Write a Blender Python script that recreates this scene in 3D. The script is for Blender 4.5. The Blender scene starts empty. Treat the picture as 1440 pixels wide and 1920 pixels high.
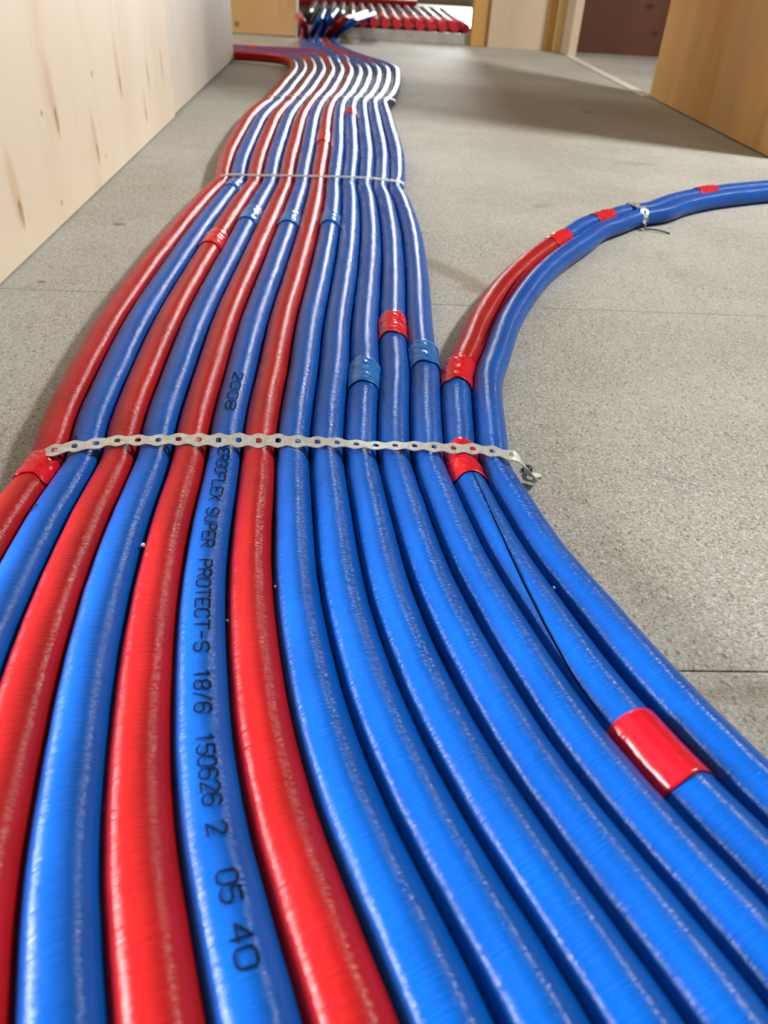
import bpy, bmesh, math, random
from mathutils import Vector, Matrix, noise

# ------------------------------------------------------------------ camera, world, light, exposure
scene = bpy.context.scene
C = scene.collection
random.seed(7)

cam_data = bpy.data.cameras.new("camera")
cam = bpy.data.objects.new("camera", cam_data)
C.objects.link(cam)
cam_data.sensor_fit = 'VERTICAL'
cam_data.sensor_height = 36.0
cam_data.sensor_width = 27.0
cam_data.lens = 36.0 * 1420.0 / 1920.0
cam_data.clip_start = 0.02
cam.matrix_world = Matrix((
    (0.99822813, -0.0209099, -0.05570797, 0.0),
    (-0.03212865, 0.59860747, -0.80039793, 0.0),
    (0.05008345, 0.80076955, 0.59687501, 0.37),
    (0, 0, 0, 1)))
cam_data.dof.use_dof = True
cam_data.dof.focus_distance = 0.66
cam_data.dof.aperture_fstop = 8.5
scene.camera = cam

scene.view_settings.view_transform = 'Standard'
scene.view_settings.look = 'None'
scene.view_settings.gamma = 1.0
scene.view_settings.exposure = 0.06
scene.view_settings.use_curve_mapping = False

world = bpy.data.worlds.new("world")
scene.world = world
world.use_nodes = True
bg = world.node_tree.nodes["Background"]
bg.inputs[0].default_value = (1.0, 0.97, 0.92, 1)
bg.inputs[1].default_value = 0.018


def area_light(name, loc, target, sx, sy, power, color):
    d = bpy.data.lights.new(name, 'AREA')
    d.shape = 'RECTANGLE'
    d.size, d.size_y = sx, sy
    d.energy = power
    d.color = color
    o = bpy.data.objects.new(name, d)
    o.location = loc
    o.rotation_euler = (Vector(target) - Vector(loc)).to_track_quat('-Z', 'Y').to_euler()
    C.objects.link(o)
    return o


# window of the far room, seen through the doorway
area_light("far_window_light", (1.12, 7.6, 1.0), (0.2, 2.0, 0.2), 0.8, 1.5, 125, (0.96, 0.99, 1.0))
# glazed door left of the camera
area_light("left_window_light", (-1.75, 0.25, 0.48), (0.0, 0.12, 0.05), 0.8, 0.8, 142, (0.95, 0.98, 1.0))
# work lamp of the room on the right
area_light("right_room_lamp", (2.15, 1.53, 2.15), (-0.2, 2.1, 0.1), 0.32, 0.32, 92, (1.0, 0.98, 0.94))
# lamp of the passage that opens behind the left wall
area_light("left_passage_lamp", (-1.5, 3.75, 2.1), (-0.3, 4.1, 0.1), 0.3, 0.3, 28, (1.0, 0.96, 0.90))

# ------------------------------------------------------------------ helpers
def sstep(a, b, x):
    t = min(1.0, max(0.0, (x - a) / (b - a)))
    return t * t * (3 - 2 * t)


def mesh_obj(name, verts, faces, mat, parent=None, smooth=False, uvs=None):
    me = bpy.data.meshes.new(name)
    me.from_pydata([tuple(v) for v in verts], [], faces)
    if uvs is not None:
        lay = me.uv_layers.new(name="UVMap")
        for l in me.loops:
            lay.data[l.index].uv = uvs[l.vertex_index]
    if smooth:
        me.polygons.foreach_set("use_smooth", [True] * len(me.polygons))
    me.materials.append(mat)
    me.update()
    o = bpy.data.objects.new(name, me)
    C.objects.link(o)
    if parent is not None:
        o.parent = parent
    return o


def empty(name, loc=(0, 0, 0)):
    o = bpy.data.objects.new(name, None)
    o.location = loc
    C.objects.link(o)
    return o


def tag(o, label=None, cat=None, group=None, kind=None):
    if label: o["label"] = label
    if cat: o["category"] = cat
    if group: o["group"] = group
    if kind: o["kind"] = kind
    return o


def box(name, lo, hi, mat, parent=None, bevel=0.0):
    bm = bmesh.new()
    bmesh.ops.create_cube(bm, size=1.0)
    c = [(lo[k] + hi[k]) / 2 for k in range(3)]
    s = [hi[k] - lo[k] for k in range(3)]
    for v in bm.verts:
        v.co = Vector([c[k] + v.co[k] * s[k] for k in range(3)])
    if bevel > 0:
        bmesh.ops.bevel(bm, geom=bm.edges[:], offset=bevel, segments=1, affect='EDGES')
    me = bpy.data.meshes.new(name)
    bm.to_mesh(me)
    bm.free()
    me.materials.append(mat)
    o = bpy.data.objects.new(name, me)
    C.objects.link(o)
    if parent is not None:
        o.parent = parent
    return o


# ------------------------------------------------------------------ materials
class NT:
    def __init__(self, name):
        self.m = bpy.data.materials.new(name)
        self.m.use_nodes = True
        self.t = self.m.node_tree
        self.b = self.t.nodes["Principled BSDF"]

    def n(self, kind, **kw):
        x = self.t.nodes.new(kind)
        for k, v in kw.items():
            setattr(x, k, v)
        return x

    def l(self, a, b):
        self.t.links.new(a, b)

    def mapping(self, src, scale, rot=(0, 0, 0), loc=(0, 0, 0)):
        m = self.n("ShaderNodeMapping")
        m.inputs["Scale"].default_value = scale
        m.inputs["Rotation"].default_value = rot
        m.inputs["Location"].default_value = loc
        self.l(src, m.inputs["Vector"])
        return m.outputs[0]

    def noise(self, src, scale=1.0, detail=4.0, rough=0.55, dist=0.0):
        x = self.n("ShaderNodeTexNoise")
        x.inputs["Scale"].default_value = scale
        x.inputs["Detail"].default_value = detail
        x.inputs["Roughness"].default_value = rough
        x.inputs["Distortion"].default_value = dist
        self.l(src, x.inputs["Vector"])
        return x.outputs["Fac"]

    def ramp(self, src, a, b, lo=0.0, hi=1.0, smooth=True):
        x = self.n("ShaderNodeMapRange")
        x.interpolation_type = 'SMOOTHSTEP' if smooth else 'LINEAR'
        x.inputs["From Min"].default_value = a
        x.inputs["From Max"].default_value = b
        x.inputs["To Min"].default_value = lo
        x.inputs["To Max"].default_value = hi
        self.l(src, x.inputs["Value"])
        return x.outputs[0]

    def math(self, op, a, b):
        x = self.n("ShaderNodeMath", operation=op)
        for k, v in ((0, a), (1, b)):
            if isinstance(v, (int, float)):
                x.inputs[k].default_value = v
            else:
                self.l(v, x.inputs[k])
        return x.outputs[0]

    def mix(self, fac, a, b):
        x = self.n("ShaderNodeMix", data_type='RGBA')
        for k, v in (("Factor", fac), ("A", a), ("B", b)):
            s = [i for i in x.inputs if i.name == k and (i.type == 'RGBA' or k == "Factor") and i.enabled][0]
            if isinstance(v, tuple):
                s.default_value = (*v, 1) if len(v) == 3 else v
            elif isinstance(v, (int, float)):
                s.default_value = v
            else:
                self.l(v, s)
        return [o for o in x.outputs if o.type == 'RGBA' and o.enabled][0]

    def bump(self, h, strength, dist, normal=None):
        x = self.n("ShaderNodeBump")
        x.inputs["Strength"].default_value = strength
        x.inputs["Distance"].default_value = dist
        self.l(h, x.inputs["Height"])
        if normal is not None:
            self.l(normal, x.inputs["Normal"])
        return x.outputs[0]

    def ellipse(self, src, center, size, rot=0.0, axis=2, soft=0.5):
        """1 inside an ellipse around center, 0 outside (a mark with a shape of its own)"""
        m = self.n("ShaderNodeMapping", vector_type='TEXTURE')
        m.inputs["Location"].default_value = center
        r = [0, 0, 0]
        r[axis] = rot
        m.inputs["Rotation"].default_value = r
        m.inputs["Scale"].default_value = size
        self.l(src, m.inputs["Vector"])
        v = self.n("ShaderNodeVectorMath", operation='LENGTH')
        self.l(m.outputs[0], v.inputs[0])
        return self.ramp(v.outputs["Value"], 1.0 - soft, 1.0 + soft, 1.0, 0.0)


def pos(nt):
    return nt.n("ShaderNodeNewGeometry").outputs["Position"]


def foil_material(name, base, alt, dust, rough=0.19):
    """plastic film over foam: fine creases running round the tube, scuffs, haze of dust"""
    t = NT(name)
    uv = t.n("ShaderNodeUVMap", uv_map="UVMap").outputs[0]
    fine = t.noise(t.mapping(uv, (620, 55, 1)), 1.0, 3.0, 0.6, 0.6)
    mid = t.noise(t.mapping(uv, (150, 40, 1), (0, 0, 0.25)), 1.0, 3.0, 0.55, 0.8)
    big = t.noise(t.mapping(uv, (14, 20, 1)), 1.0, 3.0, 0.5)
    blot = t.noise(t.mapping(uv, (9, 25, 1), (0, 0, 0), (3.1, 1.7, 0)), 1.0, 4.0, 0.6)
    col = t.mix(t.ramp(big, 0.35, 0.68), base, alt)
    col = t.mix(t.ramp(blot, 0.55, 0.80, 0.0, 0.16), col, dust)
    t.l(col, t.b.inputs["Base Color"])
    t.l(t.ramp(blot, 0.3, 0.75, rough - 0.05, rough + 0.14), t.b.inputs["Roughness"])
    t.b.inputs["Specular IOR Level"].default_value = 0.19
    hair = t.noise(t.mapping(uv, (1100, 70, 1), (0, 0, -0.12), (5.3, 2.2, 0)), 1.0, 2.0, 0.5, 0.4)
    n0 = t.bump(t.ramp(hair, 0.3, 0.7), 0.26, 0.0005)
    n1 = t.bump(t.ramp(fine, 0.25, 0.75), 0.36, 0.0007, n0)
    n2 = t.bump(mid, 0.35, 0.0009, n1)
    n3 = t.bump(big, 0.22, 0.0025, n2)
    t.l(n3, t.b.inputs["Normal"])
    return t.m


M = {}
M["blue"] = foil_material("blue_film", (0.001, 0.090, 0.45), (0.001, 0.077, 0.385), (0.01, 0.095, 0.37))
M["red"] = foil_material("red_film", (0.42, 0.010, 0.012), (0.34, 0.009, 0.010), (0.34, 0.035, 0.035))


def tape_material(name, base, alt):
    t = NT(name)
    uv = t.n("ShaderNodeUVMap", uv_map="UVMap").outputs[0]
    a = t.noise(t.mapping(uv, (55, 70, 1)), 1.0, 3.0, 0.5, 1.2)
    t.l(t.mix(t.ramp(a, 0.35, 0.7), base, alt), t.b.inputs["Base Color"])
    t.b.inputs["Roughness"].default_value = 0.2
    t.b.inputs["Specular IOR Level"].default_value = 0.32
    t.l(t.bump(a, 0.35, 0.002), t.b.inputs["Normal"])
    return t.m


M["red_tape"] = tape_material("red_tape", (0.64, 0.006, 0.020), (0.52, 0.006, 0.018))
M["blue_tape"] = tape_material("blue_tape", (0.006, 0.15, 0.50), (0.005, 0.12, 0.42))


def plain(name, col, rough=0.5, metal=0.0, var=0.15, scale=60.0, bumpd=0.0, spec=0.5):
    t = NT(name)
    t.b.inputs["Specular IOR Level"].default_value = spec
    f = t.noise(pos(t), scale, 4.0, 0.6)
    dark = tuple(c * (1 - var) for c in col)
    t.l(t.mix(t.ramp(f, 0.3, 0.7), dark, col), t.b.inputs["Base Color"])
    t.b.inputs["Roughness"].default_value = rough
    t.b.inputs["Metallic"].default_value = metal
    if bumpd > 0:
        t.l(t.bump(f, 0.5, bumpd), t.b.inputs["Normal"])
    return t.m


M["zinc"] = plain("zinc_band", (0.70, 0.72, 0.69), 0.42, 0.7, 0.25, 220.0, 0.0004)
M["ink"] = plain("black_ink", (0.004, 0.006, 0.016), 0.9, spec=0.1)
M["slit"] = plain("dark_slit", (0.002, 0.003, 0.008), 1.0, spec=0.0)
M["black_rubber"] = plain("black_scrap", (0.012, 0.012, 0.014), 0.5)
M["white_foam"] = plain("white_foam", (0.82, 0.82, 0.80), 0.8)
M["wire"] = plain("dark_wire", (0.10, 0.10, 0.10), 0.45, 0.6)


def chipboard():
    t = NT("chipboard")
    p = pos(t)
    chips = t.noise(t.mapping(p, (420, 520, 300), (0, 0, 0.4)), 1.0, 5.0, 0.68, 0.8)
    chips2 = t.noise(t.mapping(p, (260, 150, 300), (0, 0, -0.6)), 1.0, 4.0, 0.7, 1.2)
    vor = t.n("ShaderNodeTexVoronoi")
    vor.inputs["Scale"].default_value = 1.0
    t.l(t.mapping(p, (480, 760, 500), (0, 0, 0.5)), vor.inputs["Vector"])
    vsep = t.n("ShaderNodeSeparateColor")
    t.l(vor.outputs["Color"], vsep.inputs[0])
    vor2 = t.n("ShaderNodeTexVoronoi")
    vor2.inputs["Scale"].default_value = 1.0
    t.l(t.mapping(p, (560, 300, 400), (0, 0, -0.7)), vor2.inputs["Vector"])
    vsep2 = t.n("ShaderNodeSeparateColor")
    t.l(vor2.outputs["Color"], vsep2.inputs[0])
    cloud = t.noise(p, 3.2, 4.0, 0.6)
    cloud2 = t.noise(t.mapping(p, (9, 3, 1), (0, 0, 0.3)), 1.0, 4.0, 0.6)
    col = t.mix(t.ramp(chips, 0.32, 0.68), (0.225, 0.218, 0.188), (0.485, 0.485, 0.445))
    col = t.mix(t.ramp(chips2, 0.60, 0.74, 0.0, 0.55), col, (0.565, 0.565, 0.515))
    col = t.mix(t.ramp(chips2, 0.38, 0.28, 0.0, 0.75), col, (0.10, 0.08, 0.055))
    col = t.mix(t.ramp(cloud, 0.42, 0.62, 0.0, 0.42), col, (0.485, 0.495, 0.48))
    col = t.mix(t.ramp(cloud2, 0.56, 0.74, 0.0, 0.30), col, (0.28, 0.25, 0.20))
    col = t.mix(t.ramp(vsep.outputs[0], 0.78, 0.98, 0.0, 0.55), col, (0.60, 0.605, 0.555))
    col = t.mix(t.ramp(vsep.outputs[1], 0.82, 0.99, 0.0, 0.5), col, (0.13, 0.105, 0.07))
    col = t.mix(t.ramp(vsep2.outputs[0], 0.88, 0.99, 0.0, 0.5), col, (0.62, 0.625, 0.575))
    col = t.mix(t.ramp(vsep2.outputs[1], 0.93, 1.0, 0.0, 0.6), col, (0.12, 0.095, 0.065))
    # marks on the boards
    for c, s, r, f, cc in (
            ((0.150, 1.075, 0), (0.085, 0.018, 1), -0.95, 0.55, (0.20, 0.155, 0.10)),
            ((0.185, 1.01, 0), (0.03, 0.016, 1), -0.4, 0.45, (0.20, 0.155, 0.10)),
            ((0.298, 0.553, 0), (0.024, 0.0016, 1), -0.45, 0.5, (0.22, 0.16, 0.25)),
            ((0.33, 1.12, 0), (0.03, 0.006, 1), 0.9, 0.4, (0.2, 0.16, 0.11)),
            ((-0.36, 1.24, 0), (0.010, 0.007, 1), 0.2, 0.7, (0.12, 0.10, 0.08)),
            ((-0.395, 0.98, 0), (0.006, 0.004, 1), 0.2, 0.7, (0.10, 0.09, 0.07)),
            ((0.72, 2.55, 0), (0.016, 0.02, 1), 0.2, 0.5, (0.14, 0.11, 0.08)),
            ((0.36, 1.46, 0), (0.022, 0.012, 1), 0.5, 0.4, (0.24, 0.21, 0.17)),
            ((0.66, 1.86, 0), (0.05, 0.016, 1), 0.1, 0.4, (0.22, 0.20, 0.17)),
            ((0.33, 0.315, 0), (0.10, 0.010, 1), 0.05, 0.45, (0.16, 0.125, 0.085)),
            ((0.115, 1.26, 0), (0.015, 0.008, 1), 0.1, 0.5, (0.20, 0.18, 0.14))):
        wob = t.n("ShaderNodeMix", data_type='VECTOR')
        col = t.mix(t.math('MULTIPLY', t.ellipse(p, c, s, r), f), col, cc)
    t.l(col, t.b.inputs["Base Color"])
    t.b.inputs["Roughness"].default_value = 0.72
    t.b.inputs["Specular IOR Level"].default_value = 0.3
    t.l(t.bump(chips, 0.35, 0.0006), t.b.inputs["Normal"])
    for x in [x for x in t.t.nodes if x.bl_idname == "ShaderNodeMix" and not any(o.is_linked for o in x.outputs)]:
        t.t.nodes.remove(x)
    return t.m


def plywood(name, light, dark, streak, axis_scale, knots=(), amount=0.5, rough=0.6):
    """grain runs up the sheet (z); knots are (y or x, z, size) marks"""
    t = NT(name)
    p = pos(t)
    g = t.noise(t.mapping(p, axis_scale), 1.0, 5.0, 0.62, 0.8)
    g2 = t.noise(t.mapping(p, tuple(a * 0.28 for a in axis_scale[:2]) + (axis_scale[2] * 0.55,)), 1.0, 3.0, 0.55, 0.6)
    fine = t.noise(t.mapping(p, tuple(a * 9 for a in axis_scale[:2]) + (axis_scale[2] * 3,)), 1.0, 3.0, 0.6)
    col = t.mix(t.ramp(g2, 0.35, 0.68), light, dark)
    col = t.mix(t.ramp(g, 0.55, 0.80, 0.0, amount), col, streak)
    col = t.mix(t.ramp(fine, 0.55, 0.8, 0.0, 0.16), col, streak)
    for c, s, f, cc in knots:
        col = t.mix(t.math('MULTIPLY', t.ellipse(p, c, s, 0.0), f), col, cc)
    t.l(col, t.b.inputs["Base Color"])
    t.b.inputs["Roughness"].default_value = rough
    t.l(t.bump(fine, 0.2, 0.0005), t.b.inputs["Normal"])
    return t.m


brown = (0.20, 0.095, 0.035)
knots = []
for y, z, w, h in ((1.28, 0.136, 0.0085, 0.016), (1.665, 0.131, 0.007, 0.015), (1.457, 0.055, 0.007, 0.013),
                   (1.844, 0.052, 0.006, 0.010), (1.075, 0.058, 0.0085, 0.015)):
    knots.append(((-0.44, y, z), (1, w * 0.8, h * 1.15), 0.95, (0.13, 0.075, 0.03)))
    knots.append(((-0.44, y - 0.004, z + h * 1.9), (1, w * 1.7, h * 3.2), 0.4, (0.52, 0.30, 0.14)))
    knots.append(((-0.44, y, z - h * 1.2), (1, w * 1.6, h * 1.6), 0.35, (0.80, 0.66, 0.42)))
for y, z, w, h in ((1.223, 0.156, 0.004, 0.004), (1.493, 0.173, 0.005, 0.005), (1.234, 0.031, 0.004, 0.004),
                   (1.50, 0.043, 0.004, 0.003), (1.90, 0.125, 0.005, 0.03), (2.05, 0.127, 0.006, 0.03)):
    knots.append(((-0.44, y, z), (1, w, h), 0.6, (0.25, 0.15, 0.08)))
M["ply_left"] = plywood("birch_plywood", (0.75, 0.655, 0.525), (0.67, 0.57, 0.445), (0.56, 0.40, 0.27), (14, 5.5, 0.9), knots, 0.5)
M["ply_left_far"] = plywood("shaded_birch_plywood", (0.60, 0.54, 0.45), (0.52, 0.46, 0.38), (0.30, 0.23, 0.17), (14, 12, 1.6), (), 0.75)  # same birch, greyed: the right wall's shade is mixed into the colour
M["ply_right"] = plywood("golden_plywood", (0.74, 0.46, 0.20), (0.60, 0.35, 0.13), (0.42, 0.21, 0.08), (14, 8, 1.2),
                         [((1.034, 2.30, 0.16), (1, 0.08, 0.5), 0.35, (0.55, 0.36, 0.24))], 0.6)
M["ply_back"] = plywood("tan_plywood", (0.78, 0.50, 0.21), (0.66, 0.41, 0.16), (0.25, 0.13, 0.05), (12, 10, 1.2),
                        [((-0.552, 4.35, 0.04), (0.012, 1, 0.012), 0.8, (0.14, 0.07, 0.03))], 0.4)
M["ply_pale"] = plywood("pale_plywood", (0.62, 0.52, 0.39), (0.55, 0.45, 0.33), (0.40, 0.28, 0.17), (12, 12, 1.2), (), 0.35)
M["ply_brown"] = plywood("brown_plywood", (0.125, 0.040, 0.017), (0.09, 0.028, 0.012), (0.06, 0.022, 0.01), (10, 10, 1.0),
                         [((1.436, 4.36, 0.206), (0.022, 1, 0.012), 0.9, (0.02, 0.009, 0.005)),
                          ((1.492, 4.36, 0.097), (0.016, 1, 0.010), 0.9, (0.02, 0.009, 0.005))], 0.4)
M["pine"] = plywood("pine_lumber", (0.56, 0.32, 0.09), (0.46, 0.25, 0.07), (0.38, 0.20, 0.06), (25, 25, 1.2), (), 0.4)
M["pine_light"] = plywood("light_pine_lumber", (0.78, 0.55, 0.28), (0.68, 0.46, 0.20), (0.5, 0.3, 0.12), (25, 25, 1.2), (), 0.3)
M["floor"] = chipboard()
M["subfloor"] = plain("subfloor", (0.035, 0.028, 0.02), 0.9)
M["ceiling"] = plain("ceiling_white", (0.42, 0.40, 0.37), 0.8, 0, 0.05)
M["sill"] = plain("threshold_white", (0.78, 0.76, 0.70), 0.4, 0, 0.1)
M["step_grey"] = plain("step_grey", (0.50, 0.50, 0.48), 0.35, 0.2, 0.25, 14)
M["dark_tube"] = plain("dark_grey_tube", (0.035, 0.037, 0.042), 0.22, 0, 0.3, 40)
M["grey_lath"] = plain("grey_lath", (0.26, 0.26, 0.27), 0.28, 0, 0.25, 40)
M["red_plain"] = plain("red_sleeve", (0.62, 0.012, 0.03), 0.6, 0, 0.2, 40)

# ------------------------------------------------------------------ the setting
floor = box("floor", (-2.4, -1.2, -0.06), (3.0, 8.2, -0.019), M["subfloor"])
tag(floor, "chipboard floor of wide boards with fine joints", kind="structure")
ys = [-1.2, -0.292, 0.329, 0.953, 1.551, 2.13, 2.703, 3.31, 3.93, 4.41]
xj = [[-0.75, 1.3], [-1.3, 0.62 + 1.0], [-0.8, 1.75], [-1.4, 1.2 + 0.3], [-0.8, 1.9], [-1.5, 1.35], [-0.9, 1.8], [-1.6, 1.3], [-0.7, 1.9]]
rng = random.Random(3)
for k in range(len(ys) - 1):
    xs = [-2.4] + xj[k] + [3.0]
    for j in range(len(xs) - 1):
        dz = rng.uniform(-0.0004, 0.0)
        box("floor_panel", (xs[j] + 0.0005, ys[k] + 0.0005, -0.019), (xs[j + 1] - 0.0005, ys[k + 1] - 0.0005, dz), M["floor"], floor, 0.0005)
box("floor_panel", (-2.4, 4.412, -0.019), (3.0, 8.2, -0.001), M["floor"], floor)

WH = 2.45
wl = tag(empty("wall_left", (-0.44, 2.0, 0)), "pale birch plywood wall along the left of the pipes", kind="structure")


def put(o, root):
    o.parent = root
    o.matrix_parent_inverse = Matrix.Translation(-root.location)
    return o


put(box("plywood_panel", (-0.458, 0.44, 0.002), (-0.440, 2.142, WH), M["ply_left"], None, 0.001), wl)
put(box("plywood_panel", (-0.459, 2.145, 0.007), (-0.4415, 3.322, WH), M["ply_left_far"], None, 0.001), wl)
put(box("stud", (-0.53, 0.44, 0.0), (-0.459, 3.322, WH), M["pine"], None), wl)

wr = tag(empty("wall_right", (1.034, 2.4, 0)), "golden plywood wall panel on the right", kind="structure")
put(box("plywood_panel", (1.034, 1.985, 0.003), (1.052, 2.935, WH), M["ply_right"], None, 0.001), wr)
put(box("stud", (1.053, 1.985, 0.0), (1.12, 2.935, WH), M["pine"], None), wr)
put(box("lintel", (1.034, 2.936, 2.05), (1.12, 4.13, WH), M["ply_right"], None), wr)

stub = tag(empty("wall_right_end", (1.03, 4.25, 0)), "short pale plywood return beside the dark side doorway", kind="structure")
put(box("plywood_panel", (1.022, 4.135, 0.0), (1.06, 4.356, WH), M["ply_pale"], None, 0.001), stub)
put(box("corner_batten", (0.985, 4.30, 0.0), (1.021, 4.356, WH), M["pine_light"], None, 0.002), stub)
put(box("corner_batten", (0.945, 4.325, 0.0), (0.984, 4.356, WH), M["pine"], None, 0.002), stub)

wb = tag(empty("wall_back", (0.2, 4.38, 0)), "plywood end wall with a doorway into the far room", kind="structure")
put(box("plywood_panel", (-2.4, 4.335, 0.004), (-0.275, 4.353, WH), M["ply_back"], None, 0.001), wb)
put(box("edge_strip", (-0.274, 4.335, 0.0), (-0.262, 4.45, WH), M["ply_pale"], None, 0.001), wb)
put(box("door_post", (0.588, 4.375, 0.0), (0.668, 4.45, WH), M["pine"], None, 0.002), wb)
put(box("plywood_panel", (0.669, 4.345, 0.0), (0.944, 4.45, WH), M["ply_pale"], None, 0.001), wb)
put(box("plywood_panel", (1.061, 4.357, 0.0), (3.0, 4.375, WH), M["ply_brown"], None, 0.001), wb)
put(box("lintel", (-0.261, 4.38, 2.05), (0.587, 4.45, WH), M["ply_back"], None), wb)

ceil = box("ceiling", (-2.4, -1.2, WH + 0.001), (3.0, 8.2, WH + 0.05), M["ceiling"])
tag(ceil, "grey ceiling", kind="structure")

for nm, lo, hi, lb in (("wall_side_room", (2.98, -1.2, 0), (3.0, 4.35, WH), "plywood wall of the side room on the right"),
                       ("wall_side_passage", (-2.4, -1.2, 0), (-2.38, 4.33, WH), "plywood wall of the passage on the left"),
                       ("wall_far_room", (-2.4, 8.18, 0), (3.0, 8.2, WH), "plywood wall at the end of the far room")):
    tag(box(nm, lo, hi, M["ply_pale"]), lb, kind="structure")

strip = box("threshold_strip", (1.012, 2.936, 0.0002), (1.046, 4.134, 0.005), M["sill"], None, 0.0015)
tag(strip, "thin white threshold strip on the floor of the dark side doorway", "threshold")

# ------------------------------------------------------------------ far room: raised step and heating tubes
step = tag(empty("door_step", (0.2, 4.46, 0)), "low grey step across the far doorway under the heating tubes", "step")
put(box("riser", (-0.26, 4.425, 0.0005), (0.587, 4.44, 0.046), M["step_grey"], None, 0.002), step)
put(box("nosing", (-0.26, 4.418, 0.0), (0.587, 4.424, 0.010), M["step_grey"], None, 0.001), step)
put(box("platform", (-0.26, 4.441, 0.0005), (0.587, 4.47, 0.044), M["subfloor"], None), step)
tray = box("heating_tray", (-1.2, 4.471, 0.0005), (2.2, 6.6, 0.044), M["dark_tube"], None, 0.002)  # dark colour stands in for shadow under and between the tubes
tag(tray, "dark raised tray that carries the rows of dark heating tubes in the far room", "tray")


def cyl_data(name, r, y0, y1, mat, seg=12):
    vs, fs = [], []
    for y in (y0, y1):
        for k in range(seg):
            a = 2 * math.pi * k / seg
            vs.append((r * math.cos(a), y, r * math.sin(a)))
    for k in range(seg):
        fs.append((k, (k + 1) % seg, seg + (k + 1) % seg, seg + k)[::-1])
    fs.append(tuple(range(seg)))
    fs.append(tuple(range(seg, 2 * seg))[::-1])
    me = bpy.data.meshes.new(name)
    me.from_pydata(vs, [], fs)
    me.polygons.foreach_set("use_smooth", [len(p.vertices) == 4 for p in me.polygons])
    me.materials.append(mat)
    return me


tube_me = cyl_data("heating_tube", 0.019, -0.02, 1.28, M["dark_tube"])
sleeve_me = cyl_data("red_sleeve", 0.0207, -0.03, 0.5, M["red_plain"])
lath_me = cyl_data("grey_tube", 0.0090, 0.0, 1.28, M["grey_lath"])
thin_red_me = cyl_data("thin_red_tube", 0.006, 0.0, 1.28, M["red_plain"])
ord_names = ["first", "second", "third", "fourth", "fifth", "sixth", "seventh", "eighth", "ninth", "tenth", "eleventh", "twelfth",
             "thirteenth", "fourteenth", "fifteenth", "sixteenth"]
xs_t = [-0.235 + 0.0575 * k for k in range(15)]
for k, x in enumerate(xs_t):
    o = bpy.data.objects.new("heating_tube", tube_me)
    o.location = (x, 4.50, 0.044 + 0.0208)
    C.objects.link(o)
    red = x > 0.04
    if red:
        s = bpy.data.objects.new("red_sleeve", sleeve_me)
        C.objects.link(s)
        s.parent = o
        tag(s, "red sleeve on the front end of the tube")
    tag(o, "%s dark heating tube from the left in the far doorway%s" % (ord_names[k], ", with red front sleeve" if red else ""),
        "tube", "heating tubes in the far room")
    g = bpy.data.objects.new("grey_tube", lath_me)
    g.location = (x + 0.0287, 4.51, 0.044 + 0.0092)
    C.objects.link(g)
    tag(g, "thin grey tube just right of the %s dark heating tube in the far doorway" % ord_names[k], "tube", "thin grey tubes in the far room")
hp = mesh_obj("red_header_pipe", *(lambda vs, fs: (vs, fs))(
    [(x, 5.95 + 0.032 * math.cos(2 * math.pi * k / 16), 0.078 + 0.032 * math.sin(2 * math.pi * k / 16)) for x in (-0.7, 0.42) for k in range(16)],
    [(k, (k + 1) % 16, 16 + (k + 1) % 16, 16 + k) for k in range(16)] + [tuple(range(16))[::-1], tuple(range(16, 32))]), M["red_plain"], None, True)
tag(hp, "red pipe running crosswise over the far ends of the heating tubes", "pipe")

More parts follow.
